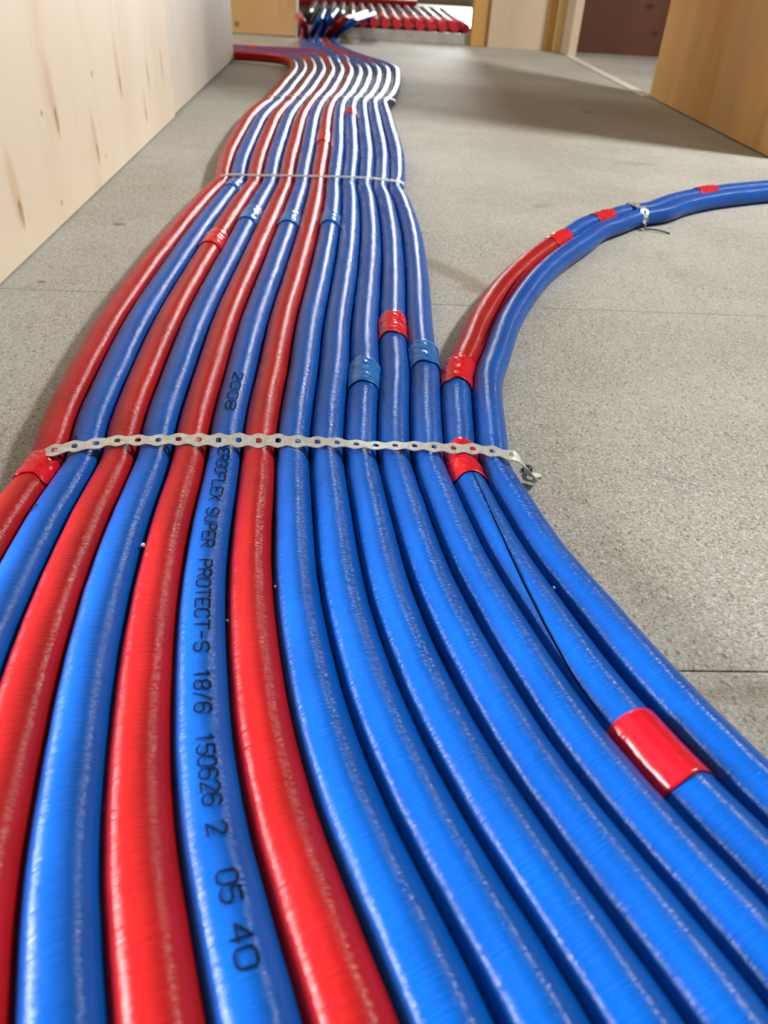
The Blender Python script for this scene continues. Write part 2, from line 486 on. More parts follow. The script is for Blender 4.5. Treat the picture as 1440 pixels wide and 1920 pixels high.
# ------------------------------------------------------------------ insulated pipes
# axis points of each pipe in metres and the radius of its foam sleeve there (x, y, z, r), from the camera's side onwards
PATHS = [
    [(-0.1197,-0.1740,0.0452,0.0171),(-0.1273,-0.1449,0.0464,0.0171),(-0.1350,-0.1159,0.0476,0.0171),(-0.1428,-0.0868,0.0487,0.0171),(-0.1508,-0.0579,0.0495,0.0171),(-0.1592,-0.0291,0.0501,0.0171),(-0.1679,-0.0004,0.0505,0.0171),(-0.1769,0.0281,0.0506,0.0171),(-0.1863,0.0565,0.0497,0.0171),(-0.1959,0.0847,0.0475,0.0171),(-0.2053,0.1128,0.0437,0.0171),(-0.2136,0.1412,0.0388,0.0170),(-0.2203,0.1702,0.0338,0.0169),(-0.2260,0.1998,0.0293,0.0168),(-0.2312,0.2297,0.0257,0.0166),(-0.2360,0.2596,0.0228,0.0165),(-0.2400,0.2895,0.0206,0.0163),(-0.2431,0.3195,0.0188,0.0161),(-0.2453,0.3494,0.0176,0.0158),(-0.2466,0.3794,0.0168,0.0155),(-0.2471,0.4094,0.0163,0.0152),(-0.2470,0.4394,0.0161,0.0150),(-0.2459,0.4694,0.0160,0.0148),(-0.2435,0.4993,0.0160,0.0145),(-0.2429,0.5294,0.0160,0.0134),(-0.2465,0.5595,0.0160,0.0147),(-0.2510,0.5893,0.0160,0.0149),(-0.2541,0.6190,0.0160,0.0150),(-0.2562,0.6489,0.0160,0.0152),(-0.2578,0.6790,0.0160,0.0154),(-0.2593,0.7091,0.0160,0.0156),(-0.2606,0.7392,0.0160,0.0157),(-0.2618,0.7693,0.0160,0.0158),(-0.2626,0.7993,0.0160,0.0159),(-0.2628,0.8294,0.0160,0.0159),(-0.2627,0.8594,0.0160,0.0160),(-0.2621,0.8894,0.0160,0.0160),(-0.2613,0.9194,0.0160,0.0160),(-0.2604,0.9494,0.0160,0.0160),(-0.2594,0.9794,0.0160,0.0160),(-0.2583,1.0095,0.0160,0.0160),(-0.2571,1.0396,0.0160,0.0160),(-0.2558,1.0697,0.0160,0.0160),(-0.2545,1.0998,0.0160,0.0160),(-0.2531,1.1299,0.0160,0.0160),(-0.2516,1.1600,0.0160,0.0159),(-0.2499,1.1901,0.0160,0.0159),(-0.2481,1.2202,0.0160,0.0158),(-0.2460,1.2503,0.0160,0.0157),(-0.2437,1.2804,0.0160,0.0155),(-0.2412,1.3105,0.0160,0.0153),(-0.2388,1.3406,0.0160,0.0151),(-0.2361,1.3706,0.0160,0.0149),(-0.2326,1.4004,0.0160,0.0148),(-0.2289,1.4303,0.0160,0.0139),(-0.2288,1.4606,0.0160,0.0139),(-0.2320,1.4910,0.0160,0.0148),(-0.2352,1.5211,0.0160,0.0149),(-0.2376,1.5510,0.0160,0.0151),(-0.2397,1.5809,0.0160,0.0153),(-0.2417,1.6108,0.0160,0.0155),(-0.2434,1.6407,0.0160,0.0157),(-0.2447,1.6708,0.0160,0.0158),(-0.2457,1.7009,0.0160,0.0159),(-0.2464,1.7311,0.0160,0.0159),(-0.2468,1.7613,0.0160,0.0160),(-0.2471,1.7916,0.0160,0.0160),(-0.2474,1.8218,0.0160,0.0160),(-0.2477,1.8520,0.0160,0.0160),(-0.2480,1.8820,0.0160,0.0160),(-0.2483,1.9120,0.0160,0.0160),(-0.2486,1.9419,0.0160,0.0160),(-0.2487,1.9720,0.0160,0.0160),(-0.2488,2.0020,0.0160,0.0160),(-0.2486,2.0322,0.0160,0.0159),(-0.2480,2.0624,0.0160,0.0159),(-0.2469,2.0926,0.0160,0.0158),(-0.2453,2.1229,0.0160,0.0157),(-0.2433,2.1532,0.0160,0.0155),(-0.2410,2.1834,0.0160,0.0153),(-0.2384,2.2135,0.0160,0.0151),(-0.2353,2.2434,0.0160,0.0149),(-0.2307,2.2728,0.0160,0.0148),(-0.2257,2.3023,0.0160,0.0140),(-0.2235,2.3325,0.0160,0.0140),(-0.2232,2.3631,0.0160,0.0148),(-0.2216,2.3933,0.0160,0.0149),(-0.2193,2.4229,0.0160,0.0151),(-0.2174,2.4527,0.0160,0.0153),(-0.2157,2.4829,0.0160,0.0155),(-0.2143,2.5133,0.0160,0.0156),(-0.2131,2.5436,0.0160,0.0158),(-0.2120,2.5738,0.0160,0.0159),(-0.2108,2.6039,0.0160,0.0159),(-0.2096,2.6337,0.0160,0.0159),(-0.2083,2.6635,0.0160,0.0160),(-0.2069,2.6934,0.0160,0.0160),(-0.2054,2.7232,0.0160,0.0160),(-0.2038,2.7530,0.0160,0.0160),(-0.2021,2.7829,0.0160,0.0160),(-0.2004,2.8128,0.0160,0.0160),(-0.1987,2.8428,0.0160,0.0160),(-0.1972,2.8728,0.0160,0.0160),(-0.1962,2.9027,0.0160,0.0160),(-0.1956,2.9327,0.0160,0.0160),(-0.1956,2.9627,0.0160,0.0160),(-0.1962,2.9927,0.0160,0.0160),(-0.1974,3.0229,0.0160,0.0160),(-0.1994,3.0533,0.0160,0.0160),(-0.2019,3.0839,0.0160,0.0160),(-0.2049,3.1150,0.0160,0.0160),(-0.2085,3.1464,0.0160,0.0160),(-0.2126,3.1779,0.0160,0.0160),(-0.2179,3.2089,0.0160,0.0160),(-0.2249,3.2384,0.0160,0.0160),(-0.2346,3.2654,0.0160,0.0160),(-0.2479,3.2888,0.0160,0.0160),(-0.2653,3.3079,0.0160,0.0160),(-0.2866,3.3226,0.0160,0.0160),(-0.3113,3.3333,0.0160,0.0160),(-0.3386,3.3405,0.0160,0.0160),(-0.3674,3.3450,0.0160,0.0160),(-0.3971,3.3477,0.0160,0.0160),(-0.4270,3.3491,0.0160,0.0160),(-0.4572,3.3499,0.0160,0.0160),(-0.4873,3.3502,0.0160,0.0160),(-0.5174,3.3505,0.0160,0.0160),(-0.5475,3.3509,0.0160,0.0160),(-0.5776,3.3512,0.0160,0.0160),(-0.6077,3.3515,0.0160,0.0160),(-0.6378,3.3518,0.0160,0.0160),(-0.6679,3.3520,0.0160,0.0160),(-0.6980,3.3521,0.0160,0.0160),(-0.7281,3.3521,0.0160,0.0160),(-0.7582,3.3521,0.0160,0.0160),(-0.7883,3.3520,0.0160,0.0160),(-0.8184,3.3519,0.0160,0.0160),(-0.8485,3.3519,0.0160,0.0160),(-0.8786,3.3518,0.0160,0.0160),(-0.9087,3.3517,0.0160,0.0160),(-0.9388,3.3517,0.0160,0.0160),(-0.9689,3.3517,0.0160,0.0160),(-0.9990,3.3517,0.0160,0.0160),(-1.0291,3.3517,0.0160,0.0160),(-1.0592,3.3517,0.0160,0.0160),(-1.0893,3.3517,0.0160,0.0160),(-1.1194,3.3517,0.0160,0.0160),(-1.1495,3.3517,0.0160,0.0160),(-1.1796,3.3517,0.0160,0.0160),(-1.2097,3.3517,0.0160,0.0160),(-1.2398,3.3517,0.0160,0.0160),(-1.2699,3.3517,0.0160,0.0160),(-1.3000,3.3517,0.0160,0.0160)],
    [(-0.0830,-0.1737,0.0452,0.0171),(-0.0910,-0.1448,0.0464,0.0171),(-0.0989,-0.1159,0.0476,0.0171),(-0.1070,-0.0870,0.0487,0.0171),(-0.1152,-0.0582,0.0495,0.0171),(-0.1237,-0.0295,0.0501,0.0171),(-0.1323,-0.0009,0.0506,0.0171),(-0.1411,0.0275,0.0506,0.0171),(-0.1502,0.0557,0.0498,0.0171),(-0.1597,0.0837,0.0476,0.0171),(-0.1693,0.1116,0.0438,0.0171),(-0.1783,0.1399,0.0389,0.0170),(-0.1860,0.1688,0.0340,0.0169),(-0.1924,0.1983,0.0295,0.0168),(-0.1980,0.2281,0.0259,0.0167),(-0.2031,0.2577,0.0230,0.0165),(-0.2075,0.2873,0.0207,0.0163),(-0.2111,0.3169,0.0190,0.0161),(-0.2137,0.3468,0.0177,0.0158),(-0.2155,0.3767,0.0168,0.0156),(-0.2166,0.4067,0.0163,0.0153),(-0.2170,0.4366,0.0161,0.0150),(-0.2164,0.4664,0.0160,0.0149),(-0.2146,0.4959,0.0160,0.0147),(-0.2140,0.5255,0.0160,0.0135),(-0.2169,0.5558,0.0160,0.0143),(-0.2212,0.5864,0.0160,0.0148),(-0.2241,0.6167,0.0160,0.0150),(-0.2258,0.6467,0.0160,0.0152),(-0.2271,0.6767,0.0160,0.0153),(-0.2282,0.7067,0.0160,0.0155),(-0.2294,0.7366,0.0160,0.0157),(-0.2303,0.7666,0.0160,0.0158),(-0.2309,0.7966,0.0160,0.0159),(-0.2311,0.8266,0.0160,0.0159),(-0.2309,0.8566,0.0160,0.0160),(-0.2303,0.8867,0.0160,0.0160),(-0.2295,0.9168,0.0160,0.0160),(-0.2285,0.9468,0.0160,0.0160),(-0.2275,0.9768,0.0160,0.0160),(-0.2263,1.0068,0.0160,0.0160),(-0.2252,1.0368,0.0160,0.0160),(-0.2239,1.0667,0.0160,0.0160),(-0.2226,1.0966,0.0160,0.0160),(-0.2213,1.1264,0.0160,0.0160),(-0.2199,1.1563,0.0160,0.0159),(-0.2185,1.1862,0.0160,0.0159),(-0.2169,1.2161,0.0160,0.0158),(-0.2150,1.2460,0.0160,0.0157),(-0.2130,1.2759,0.0160,0.0155),(-0.2110,1.3058,0.0160,0.0153),(-0.2089,1.3357,0.0160,0.0152),(-0.2066,1.3655,0.0160,0.0150),(-0.2037,1.3951,0.0160,0.0148),(-0.2006,1.4248,0.0160,0.0144),(-0.2001,1.4553,0.0160,0.0134),(-0.2027,1.4859,0.0160,0.0147),(-0.2056,1.5161,0.0160,0.0149),(-0.2077,1.5461,0.0160,0.0150),(-0.2095,1.5762,0.0160,0.0152),(-0.2111,1.6062,0.0160,0.0154),(-0.2125,1.6362,0.0160,0.0156),(-0.2136,1.6661,0.0160,0.0157),(-0.2144,1.6959,0.0160,0.0158),(-0.2150,1.7258,0.0160,0.0159),(-0.2155,1.7556,0.0160,0.0159),(-0.2158,1.7854,0.0160,0.0160),(-0.2161,1.8152,0.0160,0.0160),(-0.2165,1.8450,0.0160,0.0160),(-0.2168,1.8749,0.0160,0.0160),(-0.2171,1.9048,0.0160,0.0160),(-0.2174,1.9347,0.0160,0.0160),(-0.2177,1.9646,0.0160,0.0160),(-0.2178,1.9945,0.0160,0.0160),(-0.2177,2.0244,0.0160,0.0159),(-0.2173,2.0542,0.0160,0.0159),(-0.2165,2.0840,0.0160,0.0158),(-0.2153,2.1138,0.0160,0.0157),(-0.2137,2.1438,0.0160,0.0155),(-0.2118,2.1739,0.0160,0.0154),(-0.2097,2.2039,0.0160,0.0152),(-0.2069,2.2337,0.0160,0.0150),(-0.2029,2.2632,0.0160,0.0148),(-0.1983,2.2931,0.0160,0.0145),(-0.1956,2.3236,0.0160,0.0133),(-0.1949,2.3536,0.0160,0.0146),(-0.1935,2.3830,0.0160,0.0149),(-0.1909,2.4127,0.0160,0.0150),(-0.1885,2.4429,0.0160,0.0152),(-0.1864,2.4734,0.0160,0.0154),(-0.1846,2.5041,0.0160,0.0156),(-0.1830,2.5346,0.0160,0.0157),(-0.1817,2.5650,0.0160,0.0158),(-0.1804,2.5951,0.0160,0.0159),(-0.1790,2.6249,0.0160,0.0159),(-0.1776,2.6547,0.0160,0.0160),(-0.1762,2.6844,0.0160,0.0160),(-0.1748,2.7142,0.0160,0.0160),(-0.1732,2.7439,0.0160,0.0160),(-0.1715,2.7736,0.0160,0.0160),(-0.1698,2.8035,0.0160,0.0160),(-0.1681,2.8335,0.0160,0.0160),(-0.1665,2.8637,0.0160,0.0160),(-0.1653,2.8940,0.0160,0.0160),(-0.1645,2.9242,0.0160,0.0160),(-0.1643,2.9542,0.0160,0.0160),(-0.1645,2.9843,0.0160,0.0160),(-0.1653,3.0143,0.0160,0.0160),(-0.1668,3.0443,0.0160,0.0160),(-0.1689,3.0745,0.0160,0.0160),(-0.1716,3.1050,0.0160,0.0160),(-0.1746,3.1359,0.0160,0.0160),(-0.1780,3.1674,0.0160,0.0160),(-0.1817,3.1991,0.0160,0.0160),(-0.1861,3.2305,0.0160,0.0160),(-0.1920,3.2607,0.0160,0.0160),(-0.2003,3.2886,0.0160,0.0160),(-0.2119,3.3133,0.0160,0.0160),(-0.2276,3.3339,0.0160,0.0160),(-0.2474,3.3501,0.0160,0.0160),(-0.2708,3.3621,0.0160,0.0160),(-0.2971,3.3705,0.0160,0.0160),(-0.3254,3.3760,0.0160,0.0160),(-0.3547,3.3793,0.0160,0.0160),(-0.3845,3.3812,0.0160,0.0160),(-0.4145,3.3821,0.0160,0.0160),(-0.4445,3.3826,0.0160,0.0160),(-0.4746,3.3828,0.0160,0.0160),(-0.5046,3.3831,0.0160,0.0160),(-0.5346,3.3834,0.0160,0.0160),(-0.5646,3.3837,0.0160,0.0160),(-0.5947,3.3839,0.0160,0.0160),(-0.6247,3.3842,0.0160,0.0160),(-0.6547,3.3843,0.0160,0.0160),(-0.6847,3.3844,0.0160,0.0160),(-0.7147,3.3845,0.0160,0.0160),(-0.7447,3.3845,0.0160,0.0160),(-0.7747,3.3844,0.0160,0.0160),(-0.8048,3.3844,0.0160,0.0160),(-0.8348,3.3843,0.0160,0.0160),(-0.8648,3.3843,0.0160,0.0160),(-0.8948,3.3842,0.0160,0.0160),(-0.9248,3.3842,0.0160,0.0160),(-0.9548,3.3842,0.0160,0.0160),(-0.9848,3.3842,0.0160,0.0160),(-1.0149,3.3842,0.0160,0.0160),(-1.0449,3.3842,0.0160,0.0160),(-1.0749,3.3842,0.0160,0.0160),(-1.1049,3.3842,0.0160,0.0160),(-1.1349,3.3842,0.0160,0.0160),(-1.1649,3.3842,0.0160,0.0160),(-1.1949,3.3842,0.0160,0.0160),(-1.2250,3.3842,0.0160,0.0160),(-1.2550,3.3842,0.0160,0.0160),(-1.2850,3.3842,0.0160,0.0160),(-1.3000,3.3842,0.0160,0.0160)],
    [(-0.0461,-0.1734,0.0452,0.0171),(-0.0543,-0.1445,0.0464,0.0171),(-0.0626,-0.1156,0.0476,0.0171),(-0.0710,-0.0868,0.0487,0.0171),(-0.0796,-0.0581,0.0495,0.0171),(-0.0883,-0.0294,0.0501,0.0171),(-0.0971,-0.0007,0.0506,0.0171),(-0.1060,0.0281,0.0506,0.0171),(-0.1152,0.0569,0.0498,0.0171),(-0.1247,0.0854,0.0476,0.0171),(-0.1345,0.1134,0.0438,0.0171),(-0.1438,0.1411,0.0389,0.0170),(-0.1521,0.1690,0.0340,0.0169),(-0.1589,0.1977,0.0296,0.0168),(-0.1648,0.2272,0.0259,0.0167),(-0.1702,0.2571,0.0230,0.0165),(-0.1749,0.2868,0.0208,0.0163),(-0.1789,0.3165,0.0190,0.0161),(-0.1820,0.3463,0.0177,0.0159),(-0.1843,0.3762,0.0169,0.0156),(-0.1859,0.4061,0.0163,0.0153),(-0.1867,0.4361,0.0161,0.0151),(-0.1867,0.4661,0.0160,0.0149),(-0.1856,0.4961,0.0160,0.0148),(-0.1856,0.5260,0.0160,0.0139),(-0.1882,0.5559,0.0160,0.0139),(-0.1917,0.5861,0.0160,0.0148),(-0.1940,0.6162,0.0160,0.0149),(-0.1954,0.6462,0.0160,0.0151),(-0.1963,0.6763,0.0160,0.0153),(-0.1972,0.7063,0.0160,0.0155),(-0.1980,0.7363,0.0160,0.0157),(-0.1988,0.7664,0.0160,0.0158),(-0.1993,0.7964,0.0160,0.0159),(-0.1993,0.8264,0.0160,0.0159),(-0.1990,0.8564,0.0160,0.0160),(-0.1983,0.8864,0.0160,0.0160),(-0.1975,0.9165,0.0160,0.0160),(-0.1965,0.9465,0.0160,0.0160),(-0.1954,0.9765,0.0160,0.0160),(-0.1943,1.0065,0.0160,0.0160),(-0.1931,1.0365,0.0160,0.0160),(-0.1919,1.0665,0.0160,0.0160),(-0.1906,1.0965,0.0160,0.0160),(-0.1894,1.1266,0.0160,0.0160),(-0.1881,1.1566,0.0160,0.0159),(-0.1867,1.1866,0.0160,0.0159),(-0.1853,1.2166,0.0160,0.0158),(-0.1837,1.2467,0.0160,0.0157),(-0.1820,1.2767,0.0160,0.0155),(-0.1803,1.3067,0.0160,0.0154),(-0.1785,1.3367,0.0160,0.0152),(-0.1767,1.3667,0.0160,0.0150),(-0.1743,1.3966,0.0160,0.0148),(-0.1720,1.4266,0.0160,0.0146),(-0.1717,1.4566,0.0160,0.0133),(-0.1737,1.4866,0.0160,0.0146),(-0.1759,1.5167,0.0160,0.0149),(-0.1775,1.5467,0.0160,0.0150),(-0.1789,1.5767,0.0160,0.0152),(-0.1802,1.6067,0.0160,0.0154),(-0.1813,1.6368,0.0160,0.0156),(-0.1821,1.6668,0.0160,0.0157),(-0.1828,1.6968,0.0160,0.0158),(-0.1833,1.7269,0.0160,0.0159),(-0.1836,1.7569,0.0160,0.0159),(-0.1839,1.7870,0.0160,0.0160),(-0.1843,1.8171,0.0160,0.0160),(-0.1846,1.8472,0.0160,0.0160),(-0.1849,1.8773,0.0160,0.0160),(-0.1853,1.9074,0.0160,0.0160),(-0.1856,1.9375,0.0160,0.0160),(-0.1859,1.9676,0.0160,0.0160),(-0.1861,1.9977,0.0160,0.0160),(-0.1861,2.0277,0.0160,0.0159),(-0.1858,2.0578,0.0160,0.0159),(-0.1852,2.0878,0.0160,0.0158),(-0.1843,2.1179,0.0160,0.0157),(-0.1829,2.1479,0.0160,0.0155),(-0.1814,2.1778,0.0160,0.0154),(-0.1795,2.2077,0.0160,0.0152),(-0.1771,2.2369,0.0160,0.0150),(-0.1735,2.2658,0.0160,0.0148),(-0.1696,2.2956,0.0160,0.0146),(-0.1673,2.3262,0.0160,0.0133),(-0.1662,2.3564,0.0160,0.0146),(-0.1642,2.3863,0.0160,0.0149),(-0.1613,2.4164,0.0160,0.0150),(-0.1586,2.4465,0.0160,0.0152),(-0.1561,2.4759,0.0160,0.0154),(-0.1538,2.5049,0.0160,0.0155),(-0.1519,2.5343,0.0160,0.0157),(-0.1503,2.5641,0.0160,0.0158),(-0.1488,2.5942,0.0160,0.0159),(-0.1473,2.6244,0.0160,0.0159),(-0.1458,2.6547,0.0160,0.0160),(-0.1443,2.6850,0.0160,0.0160),(-0.1429,2.7152,0.0160,0.0160),(-0.1413,2.7453,0.0160,0.0160),(-0.1396,2.7754,0.0160,0.0160),(-0.1379,2.8055,0.0160,0.0160),(-0.1362,2.8354,0.0160,0.0160),(-0.1346,2.8654,0.0160,0.0160),(-0.1334,2.8954,0.0160,0.0160),(-0.1326,2.9253,0.0160,0.0160),(-0.1323,2.9554,0.0160,0.0160),(-0.1325,2.9854,0.0160,0.0160),(-0.1333,3.0155,0.0160,0.0160),(-0.1347,3.0456,0.0160,0.0160),(-0.1368,3.0757,0.0160,0.0160),(-0.1393,3.1061,0.0160,0.0160),(-0.1423,3.1368,0.0160,0.0160),(-0.1454,3.1680,0.0160,0.0160),(-0.1486,3.1998,0.0160,0.0160),(-0.1519,3.2317,0.0160,0.0160),(-0.1559,3.2633,0.0160,0.0160),(-0.1614,3.2936,0.0160,0.0160),(-0.1695,3.3215,0.0160,0.0160),(-0.1811,3.3460,0.0160,0.0160),(-0.1968,3.3665,0.0160,0.0160),(-0.2166,3.3826,0.0160,0.0160),(-0.2401,3.3946,0.0160,0.0160),(-0.2664,3.4029,0.0160,0.0160),(-0.2947,3.4084,0.0160,0.0160),(-0.3240,3.4118,0.0160,0.0160),(-0.3538,3.4136,0.0160,0.0160),(-0.3838,3.4146,0.0160,0.0160),(-0.4139,3.4150,0.0160,0.0160),(-0.4440,3.4153,0.0160,0.0160),(-0.4740,3.4155,0.0160,0.0160),(-0.5041,3.4157,0.0160,0.0160),(-0.5341,3.4160,0.0160,0.0160),(-0.5642,3.4162,0.0160,0.0160),(-0.5942,3.4165,0.0160,0.0160),(-0.6242,3.4167,0.0160,0.0160),(-0.6543,3.4168,0.0160,0.0160),(-0.6843,3.4169,0.0160,0.0160),(-0.7143,3.4169,0.0160,0.0160),(-0.7444,3.4169,0.0160,0.0160),(-0.7744,3.4169,0.0160,0.0160),(-0.8044,3.4168,0.0160,0.0160),(-0.8345,3.4168,0.0160,0.0160),(-0.8645,3.4168,0.0160,0.0160),(-0.8945,3.4167,0.0160,0.0160),(-0.9246,3.4167,0.0160,0.0160),(-0.9546,3.4167,0.0160,0.0160),(-0.9846,3.4167,0.0160,0.0160),(-1.0147,3.4167,0.0160,0.0160),(-1.0447,3.4167,0.0160,0.0160),(-1.0747,3.4167,0.0160,0.0160),(-1.1048,3.4167,0.0160,0.0160),(-1.1348,3.4167,0.0160,0.0160),(-1.1648,3.4167,0.0160,0.0160),(-1.1949,3.4167,0.0160,0.0160),(-1.2249,3.4167,0.0160,0.0160),(-1.2549,3.4167,0.0160,0.0160),(-1.2850,3.4167,0.0160,0.0160),(-1.3000,3.4167,0.0160,0.0160)],
    [(-0.0085,-0.1730,0.0452,0.0171),(-0.0172,-0.1442,0.0464,0.0171),(-0.0259,-0.1155,0.0476,0.0171),(-0.0348,-0.0869,0.0487,0.0171),(-0.0438,-0.0583,0.0495,0.0171),(-0.0527,-0.0297,0.0502,0.0171),(-0.0615,-0.0011,0.0506,0.0171),(-0.0702,0.0273,0.0507,0.0171),(-0.0791,0.0554,0.0499,0.0171),(-0.0882,0.0832,0.0476,0.0171),(-0.0979,0.1111,0.0438,0.0171),(-0.1078,0.1393,0.0389,0.0170),(-0.1171,0.1678,0.0339,0.0169),(-0.1250,0.1967,0.0296,0.0168),(-0.1315,0.2262,0.0260,0.0167),(-0.1373,0.2562,0.0231,0.0165),(-0.1424,0.2861,0.0208,0.0164),(-0.1467,0.3159,0.0191,0.0162),(-0.1502,0.3456,0.0178,0.0159),(-0.1531,0.3755,0.0169,0.0157),(-0.1551,0.4055,0.0164,0.0154),(-0.1564,0.4355,0.0161,0.0151),(-0.1568,0.4654,0.0160,0.0149),(-0.1565,0.4953,0.0160,0.0148),(-0.1569,0.5253,0.0160,0.0141),(-0.1592,0.5554,0.0160,0.0137),(-0.1621,0.5855,0.0160,0.0148),(-0.1640,0.6157,0.0160,0.0149),(-0.1650,0.6457,0.0160,0.0151),(-0.1656,0.6757,0.0160,0.0153),(-0.1661,0.7057,0.0160,0.0155),(-0.1667,0.7357,0.0160,0.0156),(-0.1673,0.7657,0.0160,0.0158),(-0.1676,0.7957,0.0160,0.0159),(-0.1675,0.8258,0.0160,0.0159),(-0.1671,0.8560,0.0160,0.0160),(-0.1664,0.8861,0.0160,0.0160),(-0.1655,0.9162,0.0160,0.0160),(-0.1644,0.9462,0.0160,0.0160),(-0.1633,0.9763,0.0160,0.0160),(-0.1622,1.0063,0.0160,0.0160),(-0.1610,1.0364,0.0160,0.0160),(-0.1598,1.0664,0.0160,0.0160),(-0.1586,1.0964,0.0160,0.0160),(-0.1574,1.1265,0.0160,0.0160),(-0.1562,1.1565,0.0160,0.0159),(-0.1550,1.1866,0.0160,0.0159),(-0.1537,1.2166,0.0160,0.0158),(-0.1523,1.2466,0.0160,0.0157),(-0.1509,1.2767,0.0160,0.0156),(-0.1495,1.3067,0.0160,0.0154),(-0.1481,1.3368,0.0160,0.0152),(-0.1467,1.3668,0.0160,0.0150),(-0.1448,1.3968,0.0160,0.0149),(-0.1432,1.4267,0.0160,0.0147),(-0.1431,1.4566,0.0160,0.0134),(-0.1446,1.4867,0.0160,0.0144),(-0.1461,1.5169,0.0160,0.0148),(-0.1473,1.5470,0.0160,0.0150),(-0.1484,1.5771,0.0160,0.0152),(-0.1493,1.6072,0.0160,0.0154),(-0.1501,1.6372,0.0160,0.0155),(-0.1507,1.6673,0.0160,0.0157),(-0.1512,1.6973,0.0160,0.0158),(-0.1515,1.7273,0.0160,0.0159),(-0.1518,1.7574,0.0160,0.0159),(-0.1521,1.7874,0.0160,0.0160),(-0.1523,1.8174,0.0160,0.0160),(-0.1527,1.8474,0.0160,0.0160),(-0.1530,1.8774,0.0160,0.0160),(-0.1533,1.9075,0.0160,0.0160),(-0.1537,1.9375,0.0160,0.0160),(-0.1540,1.9676,0.0160,0.0160),(-0.1542,1.9976,0.0160,0.0160),(-0.1543,2.0277,0.0160,0.0159),(-0.1541,2.0577,0.0160,0.0159),(-0.1537,2.0878,0.0160,0.0158),(-0.1529,2.1178,0.0160,0.0157),(-0.1519,2.1479,0.0160,0.0156),(-0.1506,2.1780,0.0160,0.0154),(-0.1491,2.2080,0.0160,0.0152),(-0.1471,2.2378,0.0160,0.0150),(-0.1441,2.2676,0.0160,0.0149),(-0.1409,2.2976,0.0160,0.0146),(-0.1388,2.3276,0.0160,0.0133),(-0.1374,2.3581,0.0160,0.0145),(-0.1351,2.3894,0.0160,0.0148),(-0.1319,2.4208,0.0160,0.0150),(-0.1289,2.4512,0.0160,0.0152),(-0.1259,2.4803,0.0160,0.0154),(-0.1232,2.5087,0.0160,0.0155),(-0.1209,2.5373,0.0160,0.0157),(-0.1190,2.5666,0.0160,0.0158),(-0.1173,2.5965,0.0160,0.0159),(-0.1157,2.6265,0.0160,0.0159),(-0.1141,2.6565,0.0160,0.0160),(-0.1125,2.6864,0.0160,0.0160),(-0.1110,2.7166,0.0160,0.0160),(-0.1094,2.7468,0.0160,0.0160),(-0.1077,2.7769,0.0160,0.0160),(-0.1060,2.8070,0.0160,0.0160),(-0.1043,2.8371,0.0160,0.0160),(-0.1027,2.8671,0.0160,0.0160),(-0.1015,2.8972,0.0160,0.0160),(-0.1007,2.9272,0.0160,0.0160),(-0.1004,2.9573,0.0160,0.0160),(-0.1006,2.9874,0.0160,0.0160),(-0.1013,3.0174,0.0160,0.0160),(-0.1027,3.0475,0.0160,0.0160),(-0.1046,3.0776,0.0160,0.0160),(-0.1071,3.1079,0.0160,0.0160),(-0.1100,3.1384,0.0160,0.0160),(-0.1131,3.1694,0.0160,0.0160),(-0.1160,3.2009,0.0160,0.0160),(-0.1187,3.2329,0.0160,0.0160),(-0.1215,3.2651,0.0160,0.0160),(-0.1250,3.2968,0.0160,0.0160),(-0.1303,3.3270,0.0160,0.0160),(-0.1384,3.3548,0.0160,0.0160),(-0.1501,3.3791,0.0160,0.0160),(-0.1659,3.3994,0.0160,0.0160),(-0.1858,3.4153,0.0160,0.0160),(-0.2094,3.4272,0.0160,0.0160),(-0.2358,3.4355,0.0160,0.0160),(-0.2640,3.4409,0.0160,0.0160),(-0.2934,3.4443,0.0160,0.0160),(-0.3232,3.4461,0.0160,0.0160),(-0.3532,3.4471,0.0160,0.0160),(-0.3833,3.4475,0.0160,0.0160),(-0.4134,3.4477,0.0160,0.0160),(-0.4435,3.4479,0.0160,0.0160),(-0.4735,3.4481,0.0160,0.0160),(-0.5036,3.4484,0.0160,0.0160),(-0.5337,3.4486,0.0160,0.0160),(-0.5637,3.4488,0.0160,0.0160),(-0.5938,3.4490,0.0160,0.0160),(-0.6238,3.4492,0.0160,0.0160),(-0.6539,3.4493,0.0160,0.0160),(-0.6839,3.4493,0.0160,0.0160),(-0.7140,3.4494,0.0160,0.0160),(-0.7440,3.4494,0.0160,0.0160),(-0.7741,3.4493,0.0160,0.0160),(-0.8041,3.4493,0.0160,0.0160),(-0.8342,3.4493,0.0160,0.0160),(-0.8642,3.4492,0.0160,0.0160),(-0.8943,3.4492,0.0160,0.0160),(-0.9243,3.4492,0.0160,0.0160),(-0.9544,3.4492,0.0160,0.0160),(-0.9844,3.4492,0.0160,0.0160),(-1.0145,3.4492,0.0160,0.0160),(-1.0446,3.4492,0.0160,0.0160),(-1.0746,3.4492,0.0160,0.0160),(-1.1047,3.4492,0.0160,0.0160),(-1.1347,3.4492,0.0160,0.0160),(-1.1648,3.4492,0.0160,0.0160),(-1.1948,3.4492,0.0160,0.0160),(-1.2249,3.4492,0.0160,0.0160),(-1.2549,3.4492,0.0160,0.0160),(-1.2850,3.4492,0.0160,0.0160),(-1.3000,3.4492,0.0160,0.0160)],
